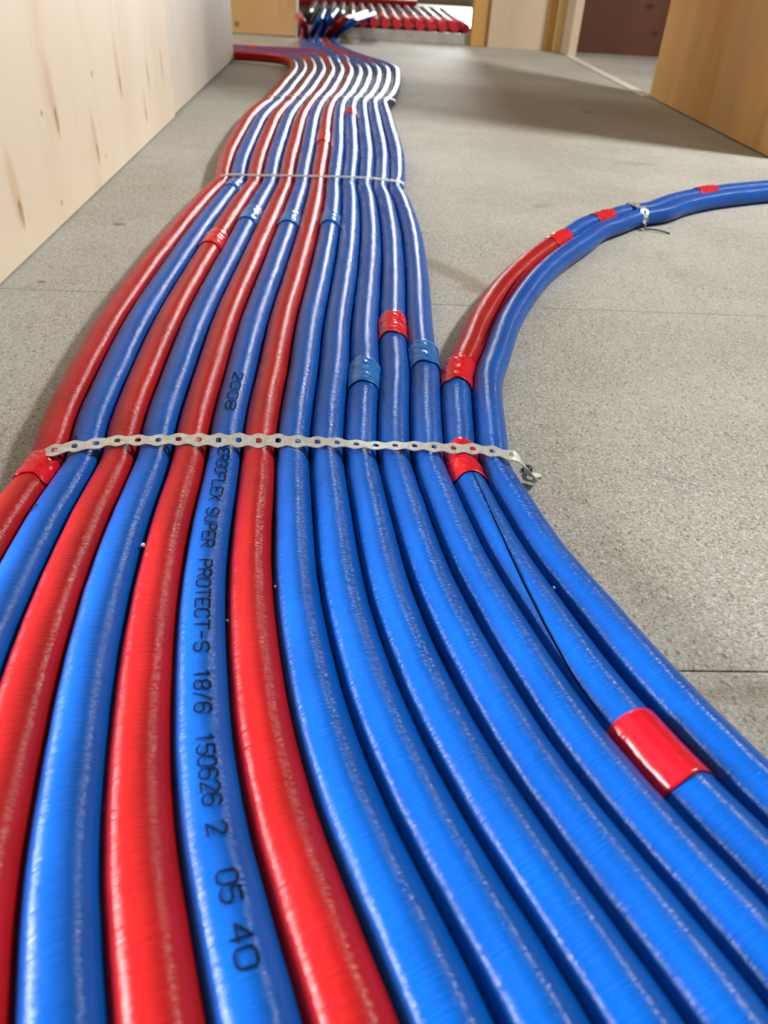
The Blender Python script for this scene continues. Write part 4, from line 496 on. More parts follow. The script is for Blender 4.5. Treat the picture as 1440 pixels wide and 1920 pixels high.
    [(0.1369,-0.1710,0.0452,0.0171),(0.1271,-0.1426,0.0464,0.0171),(0.1174,-0.1142,0.0476,0.0171),(0.1078,-0.0857,0.0487,0.0171),(0.0983,-0.0571,0.0495,0.0171),(0.0890,-0.0284,0.0502,0.0171),(0.0797,0.0005,0.0506,0.0171),(0.0705,0.0294,0.0507,0.0171),(0.0612,0.0584,0.0498,0.0171),(0.0517,0.0874,0.0476,0.0171),(0.0416,0.1160,0.0437,0.0171),(0.0312,0.1442,0.0389,0.0170),(0.0208,0.1719,0.0340,0.0169),(0.0110,0.1995,0.0297,0.0168),(0.0022,0.2270,0.0262,0.0167),(-0.0054,0.2545,0.0234,0.0165),(-0.0120,0.2825,0.0211,0.0164),(-0.0179,0.3114,0.0193,0.0162),(-0.0232,0.3410,0.0180,0.0160),(-0.0278,0.3709,0.0170,0.0157),(-0.0315,0.4008,0.0164,0.0155),(-0.0342,0.4305,0.0162,0.0152),(-0.0365,0.4604,0.0160,0.0150),(-0.0385,0.4903,0.0160,0.0148),(-0.0406,0.5202,0.0160,0.0145),(-0.0426,0.5502,0.0160,0.0133),(-0.0436,0.5804,0.0160,0.0146),(-0.0438,0.6106,0.0160,0.0149),(-0.0435,0.6408,0.0160,0.0150),(-0.0428,0.6709,0.0160,0.0152),(-0.0420,0.7011,0.0160,0.0154),(-0.0418,0.7315,0.0160,0.0156),(-0.0418,0.7618,0.0160,0.0157),(-0.0417,0.7921,0.0160,0.0158),(-0.0411,0.8222,0.0160,0.0159),(-0.0402,0.8522,0.0160,0.0159),(-0.0390,0.8820,0.0160,0.0160),(-0.0377,0.9119,0.0160,0.0160),(-0.0363,0.9418,0.0160,0.0160),(-0.0350,0.9717,0.0160,0.0160),(-0.0337,1.0017,0.0160,0.0160),(-0.0325,1.0317,0.0160,0.0160),(-0.0315,1.0618,0.0160,0.0160),(-0.0305,1.0919,0.0160,0.0160),(-0.0296,1.1220,0.0160,0.0160),(-0.0288,1.1521,0.0160,0.0160),(-0.0281,1.1822,0.0160,0.0159),(-0.0275,1.2123,0.0160,0.0159),(-0.0270,1.2424,0.0160,0.0158),(-0.0267,1.2724,0.0160,0.0157),(-0.0265,1.3024,0.0160,0.0155),(-0.0264,1.3323,0.0160,0.0154),(-0.0264,1.3622,0.0160,0.0152),(-0.0266,1.3921,0.0160,0.0150),(-0.0272,1.4221,0.0160,0.0148),(-0.0280,1.4519,0.0160,0.0143),(-0.0278,1.4816,0.0160,0.0135),(-0.0272,1.5118,0.0160,0.0147),(-0.0268,1.5421,0.0160,0.0149),(-0.0266,1.5725,0.0160,0.0151),(-0.0264,1.6028,0.0160,0.0153),(-0.0260,1.6331,0.0160,0.0155),(-0.0256,1.6635,0.0160,0.0156),(-0.0253,1.6938,0.0160,0.0158),(-0.0252,1.7242,0.0160,0.0158),(-0.0252,1.7545,0.0160,0.0159),(-0.0253,1.7848,0.0160,0.0159),(-0.0256,1.8152,0.0160,0.0160),(-0.0259,1.8455,0.0160,0.0160),(-0.0263,1.8758,0.0160,0.0160),(-0.0266,1.9060,0.0160,0.0160),(-0.0270,1.9362,0.0160,0.0160),(-0.0274,1.9663,0.0160,0.0160),(-0.0277,1.9965,0.0160,0.0160),(-0.0280,2.0266,0.0160,0.0160),(-0.0283,2.0566,0.0160,0.0159),(-0.0284,2.0866,0.0160,0.0159),(-0.0284,2.1164,0.0160,0.0158),(-0.0283,2.1461,0.0160,0.0157),(-0.0282,2.1757,0.0160,0.0155),(-0.0281,2.2054,0.0160,0.0154),(-0.0278,2.2351,0.0160,0.0152),(-0.0271,2.2650,0.0160,0.0150),(-0.0258,2.2947,0.0160,0.0148),(-0.0245,2.3243,0.0160,0.0145),(-0.0234,2.3553,0.0160,0.0133),(-0.0212,2.3884,0.0160,0.0147),(-0.0168,2.4205,0.0160,0.0149),(-0.0118,2.4507,0.0160,0.0150),(-0.0073,2.4807,0.0160,0.0152),(-0.0034,2.5110,0.0160,0.0154),(-0.0001,2.5413,0.0160,0.0156),(0.0029,2.5714,0.0160,0.0157),(0.0056,2.6011,0.0160,0.0158),(0.0080,2.6303,0.0160,0.0159),(0.0103,2.6594,0.0160,0.0159),(0.0123,2.6884,0.0160,0.0160),(0.0143,2.7175,0.0160,0.0160),(0.0162,2.7466,0.0160,0.0160),(0.0181,2.7760,0.0160,0.0160),(0.0199,2.8056,0.0160,0.0160),(0.0217,2.8355,0.0160,0.0160),(0.0233,2.8654,0.0160,0.0160),(0.0247,2.8953,0.0160,0.0160),(0.0258,2.9252,0.0160,0.0160),(0.0263,2.9550,0.0160,0.0160),(0.0265,2.9849,0.0160,0.0160),(0.0261,3.0148,0.0160,0.0160),(0.0251,3.0446,0.0160,0.0160),(0.0235,3.0744,0.0160,0.0160),(0.0211,3.1038,0.0160,0.0160),(0.0176,3.1329,0.0160,0.0160),(0.0125,3.1614,0.0160,0.0160),(0.0051,3.1897,0.0160,0.0160),(-0.0051,3.2178,0.0160,0.0160),(-0.0177,3.2461,0.0160,0.0160),(-0.0314,3.2746,0.0160,0.0160),(-0.0450,3.3030,0.0160,0.0160),(-0.0576,3.3310,0.0160,0.0160),(-0.0695,3.3587,0.0160,0.0160),(-0.0811,3.3860,0.0160,0.0160),(-0.0928,3.4132,0.0160,0.0160),(-0.1047,3.4402,0.0160,0.0160),(-0.1164,3.4673,0.0160,0.0160),(-0.1279,3.4948,0.0160,0.0160),(-0.1386,3.5231,0.0160,0.0160),(-0.1485,3.5522,0.0160,0.0160),(-0.1574,3.5816,0.0160,0.0160),(-0.1656,3.6110,0.0160,0.0160),(-0.1730,3.6402,0.0160,0.0160),(-0.1799,3.6693,0.0160,0.0160),(-0.1862,3.6985,0.0160,0.0160),(-0.1919,3.7280,0.0160,0.0160),(-0.1969,3.7575,0.0160,0.0160),(-0.2014,3.7873,0.0160,0.0160),(-0.2052,3.8171,0.0160,0.0160),(-0.2086,3.8471,0.0160,0.0160),(-0.2115,3.8774,0.0159,0.0160),(-0.2141,3.9083,0.0158,0.0160),(-0.2164,3.9402,0.0156,0.0160),(-0.2185,3.9735,0.0151,0.0160),(-0.2205,4.0086,0.0145,0.0160),(-0.2223,4.0451,0.0137,0.0160),(-0.2239,4.0821,0.0128,0.0160),(-0.2253,4.1182,0.0120,0.0160),(-0.2263,4.1510,0.0116,0.0160),(-0.2269,4.1781,0.0120,0.0160),(-0.2269,4.1975,0.0134,0.0160),(-0.2262,4.2072,0.0161,0.0160),(-0.2247,4.2066,0.0200,0.0160),(-0.2225,4.1961,0.0253,0.0160),(-0.2199,4.1771,0.0315,0.0160),(-0.2173,4.1519,0.0385,0.0160),(-0.2150,4.1227,0.0459,0.0160),(-0.2135,4.0919,0.0533,0.0160),(-0.2128,4.0614,0.0605,0.0160),(-0.2128,4.0334,0.0673,0.0160),(-0.2136,4.0102,0.0735,0.0160),(-0.2149,3.9941,0.0788,0.0160),(-0.2166,3.9870,0.0830,0.0160),(-0.2188,3.9898,0.0861,0.0160),(-0.2214,4.0026,0.0880,0.0160),(-0.2243,4.0241,0.0890,0.0160),(-0.2274,4.0528,0.0891,0.0160),(-0.2308,4.0864,0.0887,0.0160),(-0.2342,4.1228,0.0880,0.0160),(-0.2377,4.1599,0.0871,0.0160),(-0.2410,4.1964,0.0864,0.0160),(-0.2443,4.2314,0.0858,0.0160),(-0.2475,4.2647,0.0854,0.0160),(-0.2506,4.2966,0.0852,0.0160),(-0.2536,4.3274,0.0851,0.0160),(-0.2566,4.3578,0.0850,0.0160),(-0.2595,4.3878,0.0850,0.0160),(-0.2624,4.4178,0.0850,0.0160),(-0.2653,4.4478,0.0850,0.0160),(-0.2682,4.4777,0.0850,0.0160),(-0.2711,4.5077,0.0850,0.0160),(-0.2740,4.5376,0.0850,0.0160),(-0.2769,4.5675,0.0850,0.0160)],
    [(0.1773,-0.1705,0.0452,0.0171),(0.1672,-0.1423,0.0464,0.0171),(0.1571,-0.1140,0.0476,0.0171),(0.1471,-0.0857,0.0487,0.0171),(0.1370,-0.0574,0.0495,0.0171),(0.1269,-0.0291,0.0501,0.0171),(0.1169,-0.0006,0.0506,0.0171),(0.1072,0.0279,0.0506,0.0171),(0.0977,0.0564,0.0498,0.0171),(0.0884,0.0848,0.0476,0.0171),(0.0787,0.1127,0.0438,0.0171),(0.0685,0.1403,0.0390,0.0170),(0.0580,0.1679,0.0342,0.0169),(0.0476,0.1958,0.0299,0.0168),(0.0379,0.2242,0.0264,0.0167),(0.0290,0.2528,0.0235,0.0165),(0.0212,0.2815,0.0212,0.0164),(0.0145,0.3104,0.0194,0.0162),(0.0086,0.3394,0.0181,0.0160),(0.0035,0.3689,0.0171,0.0158),(-0.0005,0.3986,0.0165,0.0155),(-0.0036,0.4284,0.0162,0.0152),(-0.0062,0.4584,0.0160,0.0150),(-0.0088,0.4883,0.0160,0.0149),(-0.0115,0.5183,0.0160,0.0146),(-0.0134,0.5484,0.0160,0.0133),(-0.0140,0.5783,0.0160,0.0146),(-0.0138,0.6083,0.0160,0.0149),(-0.0131,0.6383,0.0160,0.0150),(-0.0121,0.6683,0.0160,0.0152),(-0.0111,0.6983,0.0160,0.0154),(-0.0105,0.7282,0.0160,0.0156),(-0.0105,0.7582,0.0160,0.0157),(-0.0103,0.7882,0.0160,0.0158),(-0.0096,0.8183,0.0160,0.0159),(-0.0086,0.8483,0.0160,0.0159),(-0.0073,0.8784,0.0160,0.0160),(-0.0059,0.9085,0.0160,0.0160),(-0.0044,0.9385,0.0160,0.0160),(-0.0030,0.9685,0.0160,0.0160),(-0.0017,0.9985,0.0160,0.0160),(-0.0006,1.0286,0.0160,0.0160),(0.0005,1.0586,0.0160,0.0160),(0.0014,1.0886,0.0160,0.0160),(0.0022,1.1186,0.0160,0.0160),(0.0029,1.1487,0.0160,0.0159),(0.0035,1.1787,0.0160,0.0159),(0.0039,1.2088,0.0160,0.0158),(0.0042,1.2388,0.0160,0.0158),(0.0043,1.2688,0.0160,0.0157),(0.0042,1.2989,0.0160,0.0155),(0.0039,1.3290,0.0160,0.0154),(0.0036,1.3590,0.0160,0.0152),(0.0029,1.3889,0.0160,0.0150),(0.0017,1.4189,0.0160,0.0148),(0.0007,1.4492,0.0160,0.0144),(0.0012,1.4794,0.0160,0.0134),(0.0024,1.5093,0.0160,0.0147),(0.0031,1.5393,0.0160,0.0149),(0.0036,1.5693,0.0160,0.0150),(0.0042,1.5993,0.0160,0.0152),(0.0048,1.6293,0.0160,0.0154),(0.0054,1.6593,0.0160,0.0156),(0.0058,1.6893,0.0160,0.0157),(0.0061,1.7192,0.0160,0.0158),(0.0062,1.7492,0.0160,0.0159),(0.0060,1.7792,0.0160,0.0159),(0.0057,1.8092,0.0160,0.0160),(0.0054,1.8392,0.0160,0.0160),(0.0050,1.8692,0.0160,0.0160),(0.0046,1.8992,0.0160,0.0160),(0.0042,1.9292,0.0160,0.0160),(0.0037,1.9593,0.0160,0.0160),(0.0034,1.9893,0.0160,0.0160),(0.0030,2.0194,0.0160,0.0160),(0.0027,2.0494,0.0160,0.0159),(0.0025,2.0795,0.0160,0.0159),(0.0024,2.1095,0.0160,0.0158),(0.0024,2.1395,0.0160,0.0157),(0.0023,2.1695,0.0160,0.0156),(0.0022,2.1996,0.0160,0.0154),(0.0021,2.2296,0.0160,0.0152),(0.0024,2.2596,0.0160,0.0150),(0.0033,2.2895,0.0160,0.0149),(0.0043,2.3196,0.0160,0.0147),(0.0047,2.3496,0.0160,0.0135),(0.0059,2.3791,0.0160,0.0143),(0.0098,2.4084,0.0160,0.0148),(0.0153,2.4382,0.0160,0.0149),(0.0204,2.4688,0.0160,0.0151),(0.0248,2.4996,0.0160,0.0153),(0.0286,2.5303,0.0160,0.0155),(0.0320,2.5607,0.0160,0.0157),(0.0351,2.5907,0.0160,0.0158),(0.0379,2.6204,0.0160,0.0159),(0.0404,2.6497,0.0160,0.0159),(0.0426,2.6789,0.0160,0.0159),(0.0447,2.7082,0.0160,0.0160),(0.0468,2.7377,0.0160,0.0160),(0.0489,2.7676,0.0160,0.0160),(0.0508,2.7976,0.0160,0.0160),(0.0526,2.8276,0.0160,0.0160),(0.0543,2.8576,0.0160,0.0160),(0.0558,2.8876,0.0160,0.0160),(0.0569,2.9177,0.0160,0.0160),(0.0576,2.9478,0.0160,0.0160),(0.0579,2.9780,0.0160,0.0160),(0.0577,3.0081,0.0160,0.0160),(0.0569,3.0382,0.0160,0.0160),(0.0556,3.0682,0.0160,0.0160),(0.0534,3.0982,0.0160,0.0160),(0.0504,3.1281,0.0160,0.0160),(0.0462,3.1578,0.0160,0.0160),(0.0405,3.1873,0.0160,0.0160),(0.0330,3.2163,0.0160,0.0160),(0.0236,3.2448,0.0160,0.0160),(0.0124,3.2727,0.0160,0.0160),(0.0001,3.3001,0.0160,0.0160),(-0.0129,3.3272,0.0160,0.0160),(-0.0260,3.3543,0.0160,0.0160),(-0.0392,3.3813,0.0160,0.0160),(-0.0521,3.4084,0.0160,0.0160),(-0.0648,3.4356,0.0160,0.0160),(-0.0770,3.4630,0.0160,0.0160),(-0.0887,3.4907,0.0160,0.0160),(-0.0997,3.5186,0.0160,0.0160),(-0.1100,3.5467,0.0160,0.0160),(-0.1196,3.5751,0.0160,0.0160),(-0.1286,3.6037,0.0160,0.0160),(-0.1370,3.6325,0.0160,0.0160),(-0.1445,3.6615,0.0160,0.0160),(-0.1512,3.6907,0.0160,0.0160),(-0.1571,3.7201,0.0160,0.0160),(-0.1622,3.7497,0.0160,0.0160),(-0.1666,3.7793,0.0160,0.0160),(-0.1704,3.8091,0.0160,0.0160),(-0.1735,3.8390,0.0160,0.0160),(-0.1762,3.8691,0.0160,0.0160),(-0.1786,3.8995,0.0159,0.0160),(-0.1807,3.9306,0.0157,0.0160),(-0.1828,3.9627,0.0154,0.0160),(-0.1849,3.9964,0.0147,0.0160),(-0.1871,4.0318,0.0138,0.0160),(-0.1894,4.0688,0.0126,0.0160),(-0.1915,4.1063,0.0113,0.0160),(-0.1932,4.1424,0.0103,0.0160),(-0.1944,4.1749,0.0099,0.0160),(-0.1948,4.2013,0.0105,0.0160),(-0.1942,4.2192,0.0126,0.0160),(-0.1925,4.2273,0.0163,0.0160),(-0.1895,4.2251,0.0218,0.0160),(-0.1853,4.2134,0.0289,0.0160),(-0.1803,4.1943,0.0373,0.0160),(-0.1746,4.1705,0.0464,0.0160),(-0.1688,4.1449,0.0558,0.0160),(-0.1632,4.1205,0.0650,0.0160),(-0.1581,4.1000,0.0734,0.0160),(-0.1536,4.0857,0.0809,0.0160),(-0.1500,4.0794,0.0869,0.0160),(-0.1473,4.0822,0.0915,0.0160),(-0.1455,4.0940,0.0945,0.0160),(-0.1446,4.1142,0.0962,0.0160),(-0.1444,4.1415,0.0966,0.0160),(-0.1448,4.1747,0.0961,0.0160),(-0.1457,4.2120,0.0949,0.0160),(-0.1468,4.2520,0.0932,0.0160),(-0.1480,4.2931,0.0914,0.0160),(-0.1492,4.3338,0.0896,0.0160),(-0.1503,4.3731,0.0880,0.0160),(-0.1511,4.4104,0.0868,0.0160),(-0.1518,4.4455,0.0860,0.0160),(-0.1522,4.4786,0.0855,0.0160),(-0.1525,4.5102,0.0852,0.0160),(-0.1527,4.5410,0.0851,0.0160),(-0.1529,4.5714,0.0850,0.0160),(-0.1530,4.6015,0.0850,0.0160),(-0.1531,4.6316,0.0850,0.0160),(-0.1533,4.6616,0.0850,0.0160),(-0.1534,4.6917,0.0850,0.0160),(-0.1536,4.7217,0.0850,0.0160),(-0.1537,4.7517,0.0850,0.0160),(-0.1538,4.7818,0.0850,0.0160),(-0.1540,4.8118,0.0850,0.0160),(-0.1540,4.8268,0.0850,0.0160)],
    [(0.2178,-0.1700,0.0452,0.0171),(0.2075,-0.1419,0.0464,0.0171),(0.1971,-0.1137,0.0476,0.0171),(0.1868,-0.0856,0.0487,0.0171),(0.1763,-0.0575,0.0495,0.0171),(0.1657,-0.0294,0.0501,0.0171),(0.1548,-0.0014,0.0505,0.0171),(0.1442,0.0267,0.0506,0.0171),(0.1342,0.0550,0.0498,0.0171),(0.1248,0.0833,0.0476,0.0171),(0.1152,0.1113,0.0439,0.0171),(0.1050,0.1389,0.0391,0.0170),(0.0944,0.1663,0.0343,0.0169),(0.0838,0.1940,0.0301,0.0168),(0.0736,0.2222,0.0265,0.0167),(0.0641,0.2507,0.0237,0.0165),(0.0555,0.2794,0.0214,0.0164),(0.0479,0.3083,0.0196,0.0162),(0.0411,0.3375,0.0182,0.0160),(0.0353,0.3669,0.0172,0.0158),(0.0308,0.3967,0.0165,0.0155),(0.0272,0.4266,0.0162,0.0152),(0.0240,0.4566,0.0160,0.0150),(0.0208,0.4866,0.0160,0.0149),(0.0177,0.5166,0.0160,0.0146),(0.0157,0.5466,0.0160,0.0133),(0.0155,0.5765,0.0160,0.0146),(0.0162,0.6064,0.0160,0.0149),(0.0172,0.6363,0.0160,0.0150),(0.0186,0.6662,0.0160,0.0152),(0.0200,0.6962,0.0160,0.0154),(0.0208,0.7260,0.0160,0.0156),(0.0209,0.7557,0.0160,0.0157),(0.0212,0.7854,0.0160,0.0158),(0.0220,0.8153,0.0160,0.0159),(0.0231,0.8453,0.0160,0.0159),(0.0245,0.8753,0.0160,0.0160),(0.0260,0.9053,0.0160,0.0160),(0.0275,0.9354,0.0160,0.0160),(0.0289,0.9654,0.0160,0.0160),(0.0302,0.9954,0.0160,0.0160),(0.0314,1.0254,0.0160,0.0160),(0.0324,1.0554,0.0160,0.0160),(0.0333,1.0854,0.0160,0.0160),(0.0341,1.1153,0.0160,0.0160),(0.0347,1.1453,0.0160,0.0159),(0.0351,1.1753,0.0160,0.0159),(0.0354,1.2054,0.0160,0.0158),(0.0354,1.2354,0.0160,0.0157),(0.0352,1.2656,0.0160,0.0156),(0.0348,1.2957,0.0160,0.0155),(0.0343,1.3259,0.0160,0.0153),(0.0336,1.3560,0.0160,0.0151),(0.0325,1.3859,0.0160,0.0150),(0.0305,1.4156,0.0160,0.0148),(0.0291,1.4460,0.0160,0.0145),(0.0301,1.4768,0.0160,0.0133),(0.0319,1.5069,0.0160,0.0146),(0.0331,1.5367,0.0160,0.0149),(0.0339,1.5664,0.0160,0.0150),(0.0347,1.5961,0.0160,0.0152),(0.0356,1.6258,0.0160,0.0154),(0.0364,1.6555,0.0160,0.0156),(0.0371,1.6851,0.0160,0.0157),(0.0375,1.7149,0.0160,0.0158),(0.0376,1.7446,0.0160,0.0159),(0.0375,1.7743,0.0160,0.0159),(0.0372,1.8041,0.0160,0.0160),(0.0369,1.8339,0.0160,0.0160),(0.0364,1.8637,0.0160,0.0160),(0.0360,1.8935,0.0160,0.0160),(0.0356,1.9234,0.0160,0.0160),(0.0351,1.9532,0.0160,0.0160),(0.0347,1.9831,0.0160,0.0160),(0.0342,2.0129,0.0160,0.0160),(0.0338,2.0427,0.0160,0.0160),(0.0335,2.0726,0.0160,0.0159),(0.0333,2.1026,0.0160,0.0159),(0.0331,2.1328,0.0160,0.0158),(0.0328,2.1632,0.0160,0.0157),(0.0325,2.1938,0.0160,0.0155),(0.0322,2.2245,0.0160,0.0153),(0.0322,2.2549,0.0160,0.0151),(0.0327,2.2852,0.0160,0.0149),(0.0333,2.3158,0.0160,0.0148),(0.0333,2.3467,0.0160,0.0140),(0.0345,2.3774,0.0160,0.0139),(0.0389,2.4077,0.0160,0.0148),(0.0449,2.4371,0.0160,0.0149),(0.0503,2.4665,0.0160,0.0151),(0.0549,2.4962,0.0160,0.0153),(0.0589,2.5259,0.0160,0.0154),(0.0624,2.5555,0.0160,0.0156),(0.0657,2.5849,0.0160,0.0157),(0.0687,2.6142,0.0160,0.0158),(0.0714,2.6436,0.0160,0.0159),(0.0738,2.6730,0.0160,0.0159),(0.0760,2.7024,0.0160,0.0160),(0.0782,2.7320,0.0160,0.0160),(0.0802,2.7617,0.0160,0.0160),(0.0822,2.7916,0.0160,0.0160),(0.0840,2.8217,0.0160,0.0160),(0.0857,2.8517,0.0160,0.0160),(0.0872,2.8817,0.0160,0.0160),(0.0884,2.9118,0.0160,0.0160),(0.0893,2.9419,0.0160,0.0160),(0.0899,2.9720,0.0160,0.0160),(0.0903,3.0021,0.0160,0.0160),(0.0904,3.0322,0.0160,0.0160),(0.0900,3.0622,0.0160,0.0160),(0.0888,3.0921,0.0160,0.0160),(0.0864,3.1218,0.0160,0.0160),(0.0826,3.1512,0.0160,0.0160),(0.0772,3.1804,0.0160,0.0160),(0.0700,3.2092,0.0160,0.0160),(0.0610,3.2377,0.0160,0.0160),(0.0505,3.2659,0.0160,0.0160),(0.0388,3.2936,0.0160,0.0160),(0.0265,3.3211,0.0160,0.0160),(0.0142,3.3485,0.0160,0.0160),(0.0020,3.3760,0.0160,0.0160),(-0.0101,3.4035,0.0160,0.0160),(-0.0221,3.4310,0.0160,0.0160),(-0.0341,3.4585,0.0160,0.0160),(-0.0461,3.4860,0.0160,0.0160),(-0.0577,3.5136,0.0160,0.0160),(-0.0688,3.5415,0.0160,0.0160),(-0.0791,3.5695,0.0160,0.0160),(-0.0885,3.5979,0.0160,0.0160),(-0.0970,3.6266,0.0160,0.0160),(-0.1047,3.6556,0.0160,0.0160),(-0.1115,3.6848,0.0160,0.0160),(-0.1176,3.7141,0.0160,0.0160),(-0.1231,3.7436,0.0160,0.0160),(-0.1279,3.7732,0.0160,0.0160),(-0.1322,3.8029,0.0160,0.0160),(-0.1359,3.8326,0.0160,0.0160),(-0.1390,3.8625,0.0160,0.0160),(-0.1417,3.8925,0.0160,0.0160),(-0.1439,3.9226,0.0159,0.0160),(-0.1459,3.9532,0.0158,0.0160),(-0.1476,3.9846,0.0156,0.0160),(-0.1493,4.0172,0.0152,0.0160),(-0.1510,4.0514,0.0144,0.0160),(-0.1526,4.0873,0.0134,0.0160),(-0.1541,4.1239,0.0123,0.0160),(-0.1553,4.1599,0.0113,0.0160),(-0.1561,4.1928,0.0108,0.0160),(-0.1562,4.2200,0.0112,0.0160),(-0.1555,4.2392,0.0130,0.0160),(-0.1538,4.2484,0.0166,0.0160),(-0.1509,4.2472,0.0220,0.0160),(-0.1469,4.2365,0.0292,0.0160),(-0.1418,4.2187,0.0381,0.0160),(-0.1357,4.1970,0.0482,0.0160),(-0.1289,4.1750,0.0590,0.0160),(-0.1219,4.1559,0.0697,0.0160),(-0.1152,4.1427,0.0795,0.0160),(-0.1093,4.1373,0.0878,0.0160),(-0.1045,4.1408,0.0941,0.0160),(-0.1011,4.1534,0.0982,0.0160),(-0.0989,4.1745,0.1004,0.0160),(-0.0978,4.2029,0.1008,0.0160),(-0.0975,4.2368,0.0998,0.0160),(-0.0978,4.2748,0.0979,0.0160),(-0.0984,4.3150,0.0954,0.0160),(-0.0991,4.3558,0.0928,0.0160),(-0.0997,4.3958,0.0904,0.0160),(-0.1000,4.4341,0.0884,0.0160),(-0.1000,4.4702,0.0869,0.0160),(-0.0996,4.5041,0.0860,0.0160),(-0.0989,4.5364,0.0854,0.0160),(-0.0981,4.5675,0.0852,0.0160),(-0.0972,4.5979,0.0851,0.0160),(-0.0962,4.6281,0.0850,0.0160),(-0.0951,4.6581,0.0850,0.0160),(-0.0941,4.6881,0.0850,0.0160),(-0.0930,4.7181,0.0850,0.0160),(-0.0919,4.7481,0.0850,0.0160),(-0.0909,4.7781,0.0850,0.0160),(-0.0898,4.8081,0.0850,0.0160),(-0.0888,4.8380,0.0850,0.0160),(-0.0877,4.8680,0.0850,0.0160),(-0.0872,4.8830,0.0850,0.0160)],
